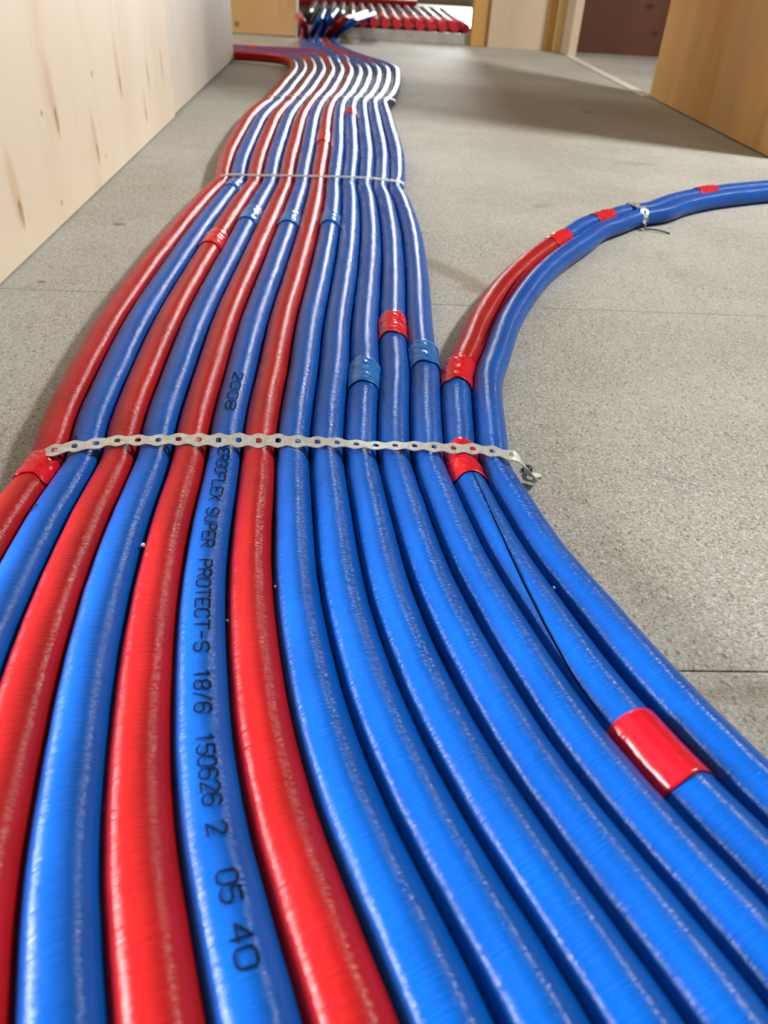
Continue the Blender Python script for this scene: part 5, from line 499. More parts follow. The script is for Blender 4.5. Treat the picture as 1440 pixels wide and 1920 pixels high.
    [(0.2565,-0.1694,0.0452,0.0171),(0.2459,-0.1413,0.0464,0.0171),(0.2352,-0.1133,0.0476,0.0171),(0.2245,-0.0852,0.0487,0.0171),(0.2137,-0.0571,0.0495,0.0171),(0.2028,-0.0291,0.0502,0.0171),(0.1916,-0.0011,0.0506,0.0171),(0.1806,0.0270,0.0506,0.0171),(0.1702,0.0552,0.0498,0.0171),(0.1604,0.0835,0.0476,0.0171),(0.1509,0.1117,0.0438,0.0171),(0.1407,0.1396,0.0390,0.0170),(0.1300,0.1673,0.0342,0.0169),(0.1190,0.1950,0.0300,0.0168),(0.1085,0.2228,0.0265,0.0167),(0.0989,0.2509,0.0237,0.0165),(0.0904,0.2795,0.0214,0.0164),(0.0826,0.3084,0.0196,0.0162),(0.0753,0.3375,0.0182,0.0160),(0.0687,0.3667,0.0172,0.0158),(0.0630,0.3961,0.0165,0.0155),(0.0583,0.4257,0.0162,0.0152),(0.0543,0.4554,0.0160,0.0150),(0.0505,0.4853,0.0160,0.0149),(0.0468,0.5152,0.0160,0.0146),(0.0447,0.5452,0.0160,0.0133),(0.0449,0.5751,0.0160,0.0146),(0.0461,0.6051,0.0160,0.0149),(0.0475,0.6351,0.0160,0.0150),(0.0493,0.6652,0.0160,0.0152),(0.0511,0.6955,0.0160,0.0154),(0.0523,0.7260,0.0160,0.0156),(0.0525,0.7562,0.0160,0.0157),(0.0528,0.7861,0.0160,0.0158),(0.0537,0.8160,0.0160,0.0159),(0.0550,0.8460,0.0160,0.0159),(0.0564,0.8760,0.0160,0.0160),(0.0580,0.9060,0.0160,0.0160),(0.0595,0.9360,0.0160,0.0160),(0.0610,0.9660,0.0160,0.0160),(0.0623,0.9960,0.0160,0.0160),(0.0634,1.0260,0.0160,0.0160),(0.0644,1.0561,0.0160,0.0160),(0.0653,1.0861,0.0160,0.0160),(0.0660,1.1162,0.0160,0.0160),(0.0665,1.1462,0.0160,0.0159),(0.0669,1.1763,0.0160,0.0159),(0.0669,1.2063,0.0160,0.0158),(0.0668,1.2363,0.0160,0.0157),(0.0663,1.2662,0.0160,0.0155),(0.0656,1.2962,0.0160,0.0154),(0.0647,1.3262,0.0160,0.0152),(0.0637,1.3561,0.0160,0.0150),(0.0621,1.3859,0.0160,0.0149),(0.0595,1.4157,0.0160,0.0147),(0.0576,1.4458,0.0160,0.0139),(0.0590,1.4760,0.0160,0.0138),(0.0615,1.5061,0.0160,0.0147),(0.0631,1.5363,0.0160,0.0149),(0.0642,1.5664,0.0160,0.0151),(0.0653,1.5966,0.0160,0.0152),(0.0665,1.6268,0.0160,0.0154),(0.0676,1.6571,0.0160,0.0156),(0.0685,1.6873,0.0160,0.0157),(0.0690,1.7175,0.0160,0.0158),(0.0692,1.7476,0.0160,0.0159),(0.0692,1.7777,0.0160,0.0159),(0.0689,1.8078,0.0160,0.0160),(0.0686,1.8379,0.0160,0.0160),(0.0681,1.8680,0.0160,0.0160),(0.0676,1.8981,0.0160,0.0160),(0.0672,1.9281,0.0160,0.0160),(0.0667,1.9582,0.0160,0.0160),(0.0662,1.9883,0.0160,0.0160),(0.0657,2.0184,0.0160,0.0160),(0.0652,2.0485,0.0160,0.0160),(0.0648,2.0785,0.0160,0.0159),(0.0644,2.1085,0.0160,0.0159),(0.0641,2.1384,0.0160,0.0158),(0.0637,2.1682,0.0160,0.0157),(0.0631,2.1980,0.0160,0.0155),(0.0626,2.2278,0.0160,0.0153),(0.0622,2.2577,0.0160,0.0151),(0.0624,2.2876,0.0160,0.0149),(0.0625,2.3175,0.0160,0.0148),(0.0620,2.3474,0.0160,0.0142),(0.0630,2.3776,0.0160,0.0136),(0.0679,2.4081,0.0160,0.0147),(0.0745,2.4385,0.0160,0.0149),(0.0802,2.4690,0.0160,0.0151),(0.0851,2.4994,0.0160,0.0152),(0.0893,2.5295,0.0160,0.0154),(0.0932,2.5594,0.0160,0.0156),(0.0967,2.5890,0.0160,0.0157),(0.0999,2.6187,0.0160,0.0158),(0.1027,2.6483,0.0160,0.0159),(0.1052,2.6779,0.0160,0.0159),(0.1075,2.7075,0.0160,0.0160),(0.1097,2.7371,0.0160,0.0160),(0.1117,2.7668,0.0160,0.0160),(0.1138,2.7966,0.0160,0.0160),(0.1156,2.8264,0.0160,0.0160),(0.1174,2.8563,0.0160,0.0160),(0.1189,2.8863,0.0160,0.0160),(0.1201,2.9163,0.0160,0.0160),(0.1211,2.9463,0.0160,0.0160),(0.1220,2.9763,0.0160,0.0160),(0.1228,3.0063,0.0160,0.0160),(0.1233,3.0364,0.0160,0.0160),(0.1234,3.0664,0.0160,0.0160),(0.1227,3.0963,0.0160,0.0160),(0.1207,3.1259,0.0160,0.0160),(0.1170,3.1554,0.0160,0.0160),(0.1113,3.1845,0.0160,0.0160),(0.1037,3.2133,0.0160,0.0160),(0.0943,3.2418,0.0160,0.0160),(0.0835,3.2701,0.0160,0.0160),(0.0716,3.2979,0.0160,0.0160),(0.0593,3.3255,0.0160,0.0160),(0.0469,3.3530,0.0160,0.0160),(0.0348,3.3805,0.0160,0.0160),(0.0230,3.4081,0.0160,0.0160),(0.0116,3.4359,0.0160,0.0160),(0.0005,3.4637,0.0160,0.0160),(-0.0103,3.4916,0.0160,0.0160),(-0.0207,3.5197,0.0160,0.0160),(-0.0308,3.5479,0.0160,0.0160),(-0.0403,3.5762,0.0160,0.0160),(-0.0495,3.6048,0.0160,0.0160),(-0.0581,3.6335,0.0160,0.0160),(-0.0663,3.6624,0.0160,0.0160),(-0.0739,3.6915,0.0160,0.0160),(-0.0809,3.7207,0.0160,0.0160),(-0.0872,3.7500,0.0160,0.0160),(-0.0927,3.7795,0.0160,0.0160),(-0.0976,3.8091,0.0160,0.0160),(-0.1017,3.8389,0.0160,0.0160),(-0.1052,3.8688,0.0160,0.0160),(-0.1081,3.8990,0.0159,0.0160),(-0.1106,3.9297,0.0157,0.0160),(-0.1129,3.9613,0.0153,0.0160),(-0.1150,3.9943,0.0146,0.0160),(-0.1171,4.0291,0.0135,0.0160),(-0.1191,4.0657,0.0118,0.0160),(-0.1210,4.1035,0.0099,0.0160),(-0.1225,4.1411,0.0081,0.0160),(-0.1235,4.1763,0.0068,0.0160),(-0.1235,4.2068,0.0067,0.0160),(-0.1222,4.2300,0.0084,0.0160),(-0.1194,4.2442,0.0123,0.0160),(-0.1148,4.2484,0.0185,0.0160),(-0.1083,4.2430,0.0269,0.0160),(-0.1001,4.2298,0.0369,0.0160),(-0.0905,4.2115,0.0477,0.0160),(-0.0802,4.1916,0.0585,0.0160),(-0.0697,4.1735,0.0686,0.0160),(-0.0597,4.1605,0.0774,0.0160),(-0.0502,4.1549,0.0845,0.0160),(-0.0414,4.1582,0.0898,0.0160),(-0.0333,4.1707,0.0932,0.0160),(-0.0261,4.1915,0.0949,0.0160),(-0.0199,4.2195,0.0953,0.0160),(-0.0149,4.2528,0.0945,0.0160),(-0.0107,4.2897,0.0931,0.0160),(-0.0071,4.3283,0.0913,0.0160),(-0.0035,4.3671,0.0895,0.0160),(0.0001,4.4047,0.0879,0.0160),(0.0040,4.4405,0.0867,0.0160),(0.0083,4.4743,0.0859,0.0160),(0.0129,4.5064,0.0854,0.0160),(0.0177,4.5372,0.0852,0.0160),(0.0225,4.5674,0.0851,0.0160),(0.0275,4.5973,0.0850,0.0160),(0.0325,4.6269,0.0850,0.0160),(0.0375,4.6566,0.0850,0.0160),(0.0426,4.6862,0.0850,0.0160),(0.0476,4.7159,0.0850,0.0160),(0.0526,4.7455,0.0850,0.0160),(0.0577,4.7751,0.0850,0.0160),(0.0627,4.8047,0.0850,0.0160),(0.0677,4.8344,0.0850,0.0160),(0.0702,4.8492,0.0850,0.0160)],
    [(0.2956,-0.1688,0.0452,0.0171),(0.2846,-0.1409,0.0464,0.0171),(0.2737,-0.1129,0.0476,0.0171),(0.2627,-0.0850,0.0487,0.0171),(0.2516,-0.0571,0.0495,0.0171),(0.2404,-0.0292,0.0502,0.0171),(0.2289,-0.0012,0.0506,0.0171),(0.2175,0.0267,0.0507,0.0171),(0.2066,0.0548,0.0499,0.0171),(0.1966,0.0829,0.0477,0.0171),(0.1871,0.1108,0.0439,0.0171),(0.1773,0.1384,0.0391,0.0170),(0.1667,0.1659,0.0343,0.0169),(0.1556,0.1934,0.0301,0.0168),(0.1447,0.2211,0.0266,0.0167),(0.1345,0.2492,0.0238,0.0165),(0.1255,0.2777,0.0215,0.0164),(0.1173,0.3065,0.0197,0.0162),(0.1098,0.3356,0.0183,0.0160),(0.1025,0.3650,0.0173,0.0157),(0.0954,0.3949,0.0166,0.0155),(0.0893,0.4247,0.0162,0.0152),(0.0845,0.4540,0.0161,0.0150),(0.0801,0.4833,0.0160,0.0149),(0.0757,0.5130,0.0160,0.0146),(0.0735,0.5433,0.0160,0.0133),(0.0743,0.5734,0.0160,0.0146),(0.0760,0.6034,0.0160,0.0148),(0.0778,0.6333,0.0160,0.0150),(0.0799,0.6630,0.0160,0.0152),(0.0821,0.6920,0.0160,0.0154),(0.0837,0.7204,0.0160,0.0155),(0.0841,0.7507,0.0160,0.0157),(0.0843,0.7823,0.0160,0.0158),(0.0853,0.8131,0.0160,0.0159),(0.0867,0.8432,0.0160,0.0159),(0.0882,0.8732,0.0160,0.0160),(0.0898,0.9032,0.0160,0.0160),(0.0914,0.9331,0.0160,0.0160),(0.0929,0.9631,0.0160,0.0160),(0.0942,0.9931,0.0160,0.0160),(0.0953,1.0231,0.0160,0.0160),(0.0963,1.0531,0.0160,0.0160),(0.0971,1.0831,0.0160,0.0160),(0.0978,1.1132,0.0160,0.0160),(0.0983,1.1432,0.0160,0.0159),(0.0985,1.1732,0.0160,0.0159),(0.0984,1.2033,0.0160,0.0158),(0.0980,1.2334,0.0160,0.0157),(0.0973,1.2635,0.0160,0.0155),(0.0963,1.2936,0.0160,0.0154),(0.0950,1.3237,0.0160,0.0152),(0.0936,1.3538,0.0160,0.0150),(0.0916,1.3840,0.0160,0.0148),(0.0883,1.4142,0.0160,0.0146),(0.0859,1.4443,0.0160,0.0133),(0.0876,1.4742,0.0160,0.0144),(0.0909,1.5040,0.0160,0.0148),(0.0929,1.5338,0.0160,0.0149),(0.0944,1.5638,0.0160,0.0151),(0.0958,1.5937,0.0160,0.0153),(0.0973,1.6236,0.0160,0.0155),(0.0987,1.6535,0.0160,0.0156),(0.0997,1.6835,0.0160,0.0158),(0.1004,1.7135,0.0160,0.0158),(0.1008,1.7435,0.0160,0.0159),(0.1008,1.7735,0.0160,0.0159),(0.1006,1.8035,0.0160,0.0160),(0.1002,1.8336,0.0160,0.0160),(0.0998,1.8636,0.0160,0.0160),(0.0993,1.8937,0.0160,0.0160),(0.0988,1.9237,0.0160,0.0160),(0.0983,1.9537,0.0160,0.0160),(0.0978,1.9837,0.0160,0.0160),(0.0973,2.0138,0.0160,0.0160),(0.0967,2.0438,0.0160,0.0160),(0.0962,2.0738,0.0160,0.0159),(0.0958,2.1038,0.0160,0.0159),(0.0953,2.1338,0.0160,0.0158),(0.0947,2.1639,0.0160,0.0157),(0.0939,2.1940,0.0160,0.0156),(0.0930,2.2241,0.0160,0.0154),(0.0923,2.2543,0.0160,0.0152),(0.0921,2.2843,0.0160,0.0150),(0.0918,2.3144,0.0160,0.0148),(0.0907,2.3446,0.0160,0.0145),(0.0912,2.3747,0.0160,0.0133),(0.0965,2.4043,0.0160,0.0146),(0.1036,2.4337,0.0160,0.0148),(0.1096,2.4632,0.0160,0.0150),(0.1147,2.4928,0.0160,0.0152),(0.1192,2.5224,0.0160,0.0154),(0.1234,2.5522,0.0160,0.0155),(0.1272,2.5819,0.0160,0.0157),(0.1306,2.6118,0.0160,0.0158),(0.1337,2.6417,0.0160,0.0159),(0.1364,2.6717,0.0160,0.0159),(0.1389,2.7017,0.0160,0.0160),(0.1411,2.7317,0.0160,0.0160),(0.1433,2.7617,0.0160,0.0160),(0.1454,2.7917,0.0160,0.0160),(0.1473,2.8217,0.0160,0.0160),(0.1490,2.8517,0.0160,0.0160),(0.1506,2.8817,0.0160,0.0160),(0.1519,2.9117,0.0160,0.0160),(0.1530,2.9417,0.0160,0.0160),(0.1541,2.9717,0.0160,0.0160),(0.1551,3.0017,0.0160,0.0160),(0.1561,3.0317,0.0160,0.0160),(0.1568,3.0617,0.0160,0.0160),(0.1569,3.0916,0.0160,0.0160),(0.1557,3.1211,0.0160,0.0160),(0.1527,3.1504,0.0160,0.0160),(0.1475,3.1792,0.0160,0.0160),(0.1403,3.2077,0.0160,0.0160),(0.1312,3.2359,0.0160,0.0160),(0.1207,3.2638,0.0160,0.0160),(0.1092,3.2914,0.0160,0.0160),(0.0970,3.3188,0.0160,0.0160),(0.0846,3.3461,0.0160,0.0160),(0.0723,3.3734,0.0160,0.0160),(0.0603,3.4009,0.0160,0.0160),(0.0486,3.4285,0.0160,0.0160),(0.0373,3.4564,0.0160,0.0160),(0.0263,3.4844,0.0160,0.0160),(0.0157,3.5126,0.0160,0.0160),(0.0055,3.5409,0.0160,0.0160),(-0.0042,3.5694,0.0160,0.0160),(-0.0134,3.5980,0.0160,0.0160),(-0.0219,3.6268,0.0160,0.0160),(-0.0297,3.6558,0.0160,0.0160),(-0.0369,3.6850,0.0160,0.0160),(-0.0434,3.7142,0.0160,0.0160),(-0.0492,3.7437,0.0160,0.0160),(-0.0543,3.7732,0.0160,0.0160),(-0.0589,3.8028,0.0160,0.0160),(-0.0628,3.8326,0.0160,0.0160),(-0.0661,3.8625,0.0160,0.0160),(-0.0691,3.8926,0.0159,0.0160),(-0.0716,3.9232,0.0158,0.0160),(-0.0740,3.9545,0.0156,0.0160),(-0.0762,3.9872,0.0151,0.0160),(-0.0784,4.0216,0.0143,0.0160),(-0.0805,4.0580,0.0131,0.0160),(-0.0825,4.0959,0.0117,0.0160),(-0.0843,4.1345,0.0101,0.0160),(-0.0856,4.1719,0.0088,0.0160),(-0.0863,4.2061,0.0080,0.0160),(-0.0861,4.2348,0.0083,0.0160),(-0.0848,4.2559,0.0099,0.0160),(-0.0824,4.2678,0.0132,0.0160),(-0.0785,4.2698,0.0183,0.0160),(-0.0730,4.2621,0.0251,0.0160),(-0.0659,4.2463,0.0332,0.0160),(-0.0573,4.2246,0.0422,0.0160),(-0.0475,4.1999,0.0514,0.0160),(-0.0371,4.1750,0.0604,0.0160),(-0.0268,4.1529,0.0686,0.0160),(-0.0174,4.1363,0.0758,0.0160),(-0.0090,4.1276,0.0817,0.0160),(-0.0016,4.1283,0.0861,0.0160),(0.0049,4.1387,0.0890,0.0160),(0.0108,4.1581,0.0906,0.0160),(0.0161,4.1850,0.0910,0.0160),(0.0209,4.2175,0.0905,0.0160),(0.0255,4.2534,0.0896,0.0160),(0.0300,4.2905,0.0884,0.0160),(0.0346,4.3274,0.0873,0.0160),(0.0395,4.3629,0.0864,0.0160),(0.0447,4.3966,0.0857,0.0160),(0.0501,4.4286,0.0853,0.0160),(0.0558,4.4594,0.0851,0.0160),(0.0617,4.4894,0.0850,0.0160),(0.0677,4.5190,0.0850,0.0160),(0.0737,4.5485,0.0850,0.0160),(0.0798,4.5779,0.0850,0.0160),(0.0860,4.6073,0.0850,0.0160),(0.0921,4.6367,0.0850,0.0160),(0.0983,4.6661,0.0850,0.0160),(0.1044,4.6955,0.0850,0.0160),(0.1105,4.7249,0.0850,0.0160)],
    [(0.3353,-0.1682,0.0452,0.0171),(0.3240,-0.1404,0.0464,0.0171),(0.3128,-0.1126,0.0476,0.0171),(0.3015,-0.0848,0.0487,0.0171),(0.2901,-0.0570,0.0495,0.0171),(0.2785,-0.0292,0.0502,0.0171),(0.2666,-0.0014,0.0506,0.0171),(0.2547,0.0264,0.0507,0.0171),(0.2434,0.0543,0.0499,0.0171),(0.2331,0.0821,0.0477,0.0171),(0.2237,0.1100,0.0439,0.0171),(0.2142,0.1377,0.0391,0.0170),(0.2037,0.1651,0.0344,0.0169),(0.1923,0.1924,0.0303,0.0168),(0.1810,0.2200,0.0268,0.0167),(0.1701,0.2478,0.0240,0.0165),(0.1603,0.2760,0.0217,0.0164),(0.1515,0.3046,0.0198,0.0162),(0.1435,0.3335,0.0184,0.0160),(0.1360,0.3625,0.0173,0.0157),(0.1283,0.3916,0.0166,0.0154),(0.1209,0.4214,0.0162,0.0152),(0.1149,0.4517,0.0161,0.0150),(0.1097,0.4817,0.0160,0.0148),(0.1047,0.5115,0.0160,0.0146),(0.1022,0.5418,0.0160,0.0133),(0.1034,0.5720,0.0160,0.0145),(0.1058,0.6018,0.0160,0.0148),(0.1080,0.6316,0.0160,0.0150),(0.1104,0.6611,0.0160,0.0152),(0.1135,0.6897,0.0160,0.0154),(0.1187,0.7182,0.0160,0.0155),(0.1272,0.7477,0.0160,0.0157),(0.1366,0.7775,0.0160,0.0158),(0.1450,0.8068,0.0160,0.0159),(0.1536,0.8355,0.0160,0.0159),(0.1631,0.8640,0.0160,0.0160),(0.1735,0.8921,0.0160,0.0160),(0.1844,0.9201,0.0160,0.0160),(0.1959,0.9478,0.0160,0.0160),(0.2080,0.9750,0.0160,0.0160),(0.2207,1.0017,0.0160,0.0160),(0.2340,1.0280,0.0160,0.0160),(0.2479,1.0542,0.0160,0.0160),(0.2626,1.0807,0.0160,0.0160),(0.2780,1.1071,0.0160,0.0160),(0.2941,1.1328,0.0160,0.0160),(0.3105,1.1578,0.0160,0.0160),(0.3272,1.1822,0.0160,0.0160),(0.3439,1.2066,0.0160,0.0160),(0.3601,1.2317,0.0160,0.0160),(0.3761,1.2573,0.0160,0.0160),(0.3953,1.2807,0.0160,0.0160),(0.4173,1.3013,0.0160,0.0151),(0.4390,1.3220,0.0160,0.0149),(0.4596,1.3437,0.0160,0.0149),(0.4816,1.3647,0.0160,0.0148),(0.5074,1.3815,0.0160,0.0141),(0.5343,1.3962,0.0160,0.0135),(0.5576,1.4155,0.0160,0.0146),(0.5782,1.4373,0.0160,0.0148),(0.5992,1.4579,0.0160,0.0149),(0.6219,1.4771,0.0160,0.0151),(0.6457,1.4951,0.0160,0.0152),(0.6704,1.5119,0.0160,0.0154),(0.6958,1.5275,0.0160,0.0156),(0.7219,1.5421,0.0160,0.0157),(0.7485,1.5558,0.0160,0.0158),(0.7755,1.5688,0.0160,0.0159),(0.8026,1.5814,0.0160,0.0159),(0.8299,1.5938,0.0160,0.0160),(0.8571,1.6062,0.0160,0.0160),(0.8842,1.6185,0.0160,0.0160),(0.9115,1.6307,0.0160,0.0160),(0.9387,1.6428,0.0160,0.0160),(0.9660,1.6548,0.0160,0.0160),(0.9933,1.6666,0.0160,0.0160),(1.0206,1.6784,0.0160,0.0160),(1.0478,1.6900,0.0160,0.0160),(1.0749,1.7013,0.0160,0.0160),(1.1020,1.7124,0.0160,0.0160),(1.1289,1.7232,0.0160,0.0160),(1.1555,1.7337,0.0160,0.0160),(1.1819,1.7441,0.0160,0.0160),(1.2087,1.7549,0.0160,0.0160),(1.2386,1.7665,0.0160,0.0160),(1.2749,1.7754,0.0160,0.0160),(1.3154,1.7778,0.0160,0.0160),(1.3493,1.7807,0.0160,0.0160),(1.3766,1.7888,0.0160,0.0160),(1.4036,1.7990,0.0160,0.0160),(1.4308,1.8094,0.0160,0.0160),(1.4575,1.8198,0.0160,0.0160),(1.4841,1.8303,0.0160,0.0160),(1.5109,1.8410,0.0160,0.0160),(1.5379,1.8520,0.0160,0.0160),(1.5651,1.8631,0.0160,0.0160),(1.5922,1.8745,0.0160,0.0160),(1.6192,1.8864,0.0160,0.0160),(1.6460,1.8986,0.0160,0.0160),(1.6729,1.9107,0.0160,0.0160)],
    [(0.3769,-0.1675,0.0452,0.0171),(0.3653,-0.1397,0.0464,0.0171),(0.3537,-0.1119,0.0476,0.0171),(0.3421,-0.0841,0.0487,0.0171),(0.3303,-0.0563,0.0495,0.0171),(0.3182,-0.0286,0.0502,0.0171),(0.3056,-0.0009,0.0506,0.0171),(0.2928,0.0267,0.0507,0.0171),(0.2809,0.0545,0.0499,0.0171),(0.2706,0.0825,0.0476,0.0171),(0.2617,0.1106,0.0437,0.0171),(0.2527,0.1384,0.0389,0.0170),(0.2422,0.1660,0.0342,0.0169),(0.2308,0.1934,0.0300,0.0168),(0.2197,0.2212,0.0266,0.0167),(0.2091,0.2493,0.0238,0.0165),(0.1989,0.2776,0.0216,0.0164),(0.1892,0.3061,0.0198,0.0162),(0.1801,0.3348,0.0183,0.0160),(0.1711,0.3638,0.0173,0.0157),(0.1613,0.3930,0.0166,0.0154),(0.1520,0.4225,0.0162,0.0151),(0.1450,0.4522,0.0161,0.0149),(0.1392,0.4820,0.0160,0.0148),(0.1334,0.5119,0.0160,0.0143),(0.1306,0.5419,0.0160,0.0134),(0.1325,0.5719,0.0160,0.0147),(0.1355,0.6019,0.0160,0.0149),(0.1381,0.6320,0.0160,0.0150),(0.1411,0.6622,0.0160,0.0152),(0.1455,0.6930,0.0160,0.0154),(0.1528,0.7234,0.0160,0.0156),(0.1620,0.7525,0.0160,0.0157),(0.1707,0.7814,0.0160,0.0158),(0.1791,0.8103,0.0160,0.0159),(0.1883,0.8390,0.0160,0.0159),(0.1983,0.8674,0.0160,0.0160),(0.2090,0.8956,0.0160,0.0160),(0.2203,0.9235,0.0160,0.0160),(0.2322,0.9512,0.0160,0.0160),(0.2447,0.9785,0.0160,0.0160),(0.2579,1.0056,0.0160,0.0160),(0.2717,1.0324,0.0160,0.0160),(0.2863,1.0591,0.0160,0.0160),(0.3018,1.0857,0.0160,0.0160),(0.3181,1.1117,0.0160,0.0160),(0.3348,1.1370,0.0160,0.0160),(0.3518,1.1618,0.0160,0.0160),(0.3689,1.1866,0.0160,0.0160),(0.3853,1.2121,0.0160,0.0160),(0.4014,1.2380,0.0160,0.0153),(0.4201,1.2617,0.0160,0.0151),(0.4416,1.2830,0.0160,0.0149),(0.4631,1.3044,0.0160,0.0148),(0.4843,1.3268,0.0160,0.0147),(0.5077,1.3474,0.0160,0.0138),(0.5344,1.3629,0.0160,0.0137),(0.5607,1.3789,0.0160,0.0147),(0.5830,1.3994,0.0160,0.0148),(0.6033,1.4210,0.0160,0.0149),(0.6249,1.4412,0.0160,0.0150),(0.6485,1.4597,0.0160,0.0152),(0.6732,1.4770,0.0160,0.0154),(0.6987,1.4930,0.0160,0.0155),(0.7248,1.5080,0.0160,0.0157),(0.7515,1.5221,0.0160,0.0158),(0.7786,1.5354,0.0160,0.0159),(0.8060,1.5482,0.0160,0.0159),(0.8336,1.5608,0.0160,0.0160),(0.8612,1.5734,0.0160,0.0160),(0.8888,1.5860,0.0160,0.0160),(0.9164,1.5985,0.0160,0.0160),(0.9440,1.6110,0.0160,0.0160),(0.9718,1.6232,0.0160,0.0160),(0.9996,1.6353,0.0160,0.0160),(1.0276,1.6472,0.0160,0.0160),(1.0558,1.6590,0.0160,0.0160),(1.0841,1.6707,0.0160,0.0160),(1.1127,1.6823,0.0160,0.0160),(1.1414,1.6938,0.0160,0.0160),(1.1697,1.7051,0.0160,0.0160),(1.1963,1.7156,0.0160,0.0160),(1.2198,1.7252,0.0160,0.0160),(1.2419,1.7346,0.0160,0.0160),(1.2651,1.7454,0.0160,0.0160),(1.2897,1.7615,0.0160,0.0160),(1.3163,1.7855,0.0160,0.0160),(1.3441,1.8066,0.0160,0.0160),(1.3719,1.8200,0.0160,0.0160),(1.4001,1.8312,0.0160,0.0160),(1.4285,1.8424,0.0160,0.0160),(1.4573,1.8539,0.0160,0.0160),(1.4862,1.8655,0.0160,0.0160),(1.5150,1.8770,0.0160,0.0160),(1.5435,1.8885,0.0160,0.0160),(1.5718,1.9000,0.0160,0.0160),(1.5996,1.9120,0.0160,0.0160),(1.6268,1.9246,0.0160,0.0160)],
]
SEG = 28


class Pipe:
    def __init__(self, pts):
        P = [Vector(p[:3]) for p in pts]
        Rr = [p[3] for p in pts]
        fine, rad = [], []
        for i in range(len(P) - 1):
            p0, p1, p2, p3 = P[max(i - 1, 0)], P[i], P[i + 1], P[min(i + 2, len(P) - 1)]
            yy = p1.y
            m = 7 if yy < 1.3 else (4 if yy < 2.6 else 3)
            for k in range(m):
                u = k / m
                fine.append(0.5 * (2 * p1 + (p2 - p0) * u + (2 * p0 - 5 * p1 + 4 * p2 - p3) * u * u + (3 * p1 - p0 - 3 * p2 + p3) * u ** 3))
                rad.append(Rr[i] + (Rr[i + 1] - Rr[i]) * u)
        fine.append(P[-1])
        rad.append(Rr[-1])
        self.p, self.r = fine, rad
        self.s = [0.0]
        for a, b in zip(fine[:-1], fine[1:]):
            self.s.append(self.s[-1] + (b - a).length)

    def near(self, x, y):
        k = min(range(len(self.p)), key=lambda i: (self.p[i].x - x) ** 2 + (self.p[i].y - y) ** 2)
        return self.s[k]

    def side(self, x, y):
        """arc length and angle (0 top, + right) of a surface spot seen at plan x, y"""
        s = self.near(x, y)
        c, T, S, U, r = self.frame(s)
        d = (x - c.x) * S.x + (y - c.y) * S.y
        return s, math.asin(max(-0.98, min(0.98, d / r)))

    def frame(self, s):
        s = min(max(s, 0.0), self.s[-1] - 1e-6)
        lo, hi = 0, len(self.s) - 1
        while hi - lo > 1:
            m = (lo + hi) // 2
            if self.s[m] <= s: lo = m
            else: hi = m
        u = (s - self.s[lo]) / (self.s[hi] - self.s[lo])
        c = self.p[lo].lerp(self.p[hi], u)
        r = self.r[lo] + (self.r[hi] - self.r[lo]) * u
        a, b = max(lo - 1, 0), min(hi + 1, len(self.p) - 1)
        T = (self.p[b] - self.p[a]).normalized()
        S = T.cross(Vector((0, 0, 1))).normalized()
        U = S.cross(T).normalized()
        return c, T, S, U, r

    def at(self, s, ang, off=0.0):
        c, T, S, U, r = self.frame(s)
        return c + (S * math.sin(ang) + U * math.cos(ang)) * (r + off)


def tube(name, pipe, s0, s1, mat, parent=None, off=None, step=None, seg=SEG, caps=True, seed=0.0):
    """skin of a pipe between two arc lengths; off(s, angle) lifts the skin"""
    if step is None:
        ss = [s0] + [s for s in pipe.s if s0 + 1e-4 < s < s1 - 1e-4] + [s1]
    else:
        n = max(2, int((s1 - s0) / step))
        ss = [s0 + (s1 - s0) * k / n for k in range(n + 1)]
    vs, uv, fs = [], [], []
    m = seg + 1
    for s in ss:
        c, T, S, U, r = pipe.frame(s)
        for k in range(m):
            a = -math.pi + 2 * math.pi * k / seg
            o = off(s, a) if off else 0.0
            vs.append(c + (S * math.sin(a) + U * math.cos(a)) * (r + o))
            uv.append((s + seed, a * 0.016 + seed * 0.37))
    for i in range(len(ss) - 1):
        for k in range(seg):
            fs.append((i * m + k, i * m + k + 1, (i + 1) * m + k + 1, (i + 1) * m + k)[::-1])
    if caps:
        fs.append(tuple(range(seg))[::1])
        fs.append(tuple(range((len(ss) - 1) * m, (len(ss) - 1) * m + seg))[::-1])
    me_o = mesh_obj(name, vs, fs, mat, parent, True, uv)
    return me_o


PIPES = [Pipe(p) for p in PATHS]
COL = ["red", "blue", "red", "blue", "red", "blue", "red", "blue", "blue", "blue", "blue", "blue", "blue", "blue"]
LABELS = [
    "outermost red foam insulated pipe on the left edge of the bundle",
    "blue insulated pipe between the outermost red pipe and the second red pipe",
    "second red insulated pipe from the left, with crumpled red tape far up",
    "blue insulated pipe between the second and third red pipes from the left",
    "third red insulated pipe from the left, beside the blue pipe with black lettering",
    "blue insulated pipe printed with black lettering along its top",
    "fourth red insulated pipe, the rightmost full length red one in the bundle",
    "blue insulated pipe touching the right side of the rightmost red pipe",
    "blue insulated pipe second to the right of the rightmost red pipe",
    "blue insulated pipe with light blue tape, third right of the rightmost red pipe",
    "blue insulated pipe with a single red tape patch behind the near metal band",
    "blue insulated pipe with light blue tape at the right edge behind the near band",
    "blue insulated pipe with a red section and several red tapes curving off to the right",
    "plain blue insulated pipe at the far right, outermost of the pair curving away",
]


def wrinkle(seed):
    def f(s, a):
        v = noise.noise(Vector((s * 9 + seed * 3.1, math.cos(a) * 0.7 + seed, math.sin(a) * 0.7)))
        w = noise.noise(Vector((s * 45 + seed * 7.7, math.cos(a) * 1.3 + seed, math.sin(a) * 1.3)))
        return 0.00055 * v + 0.00022 * w
    return f


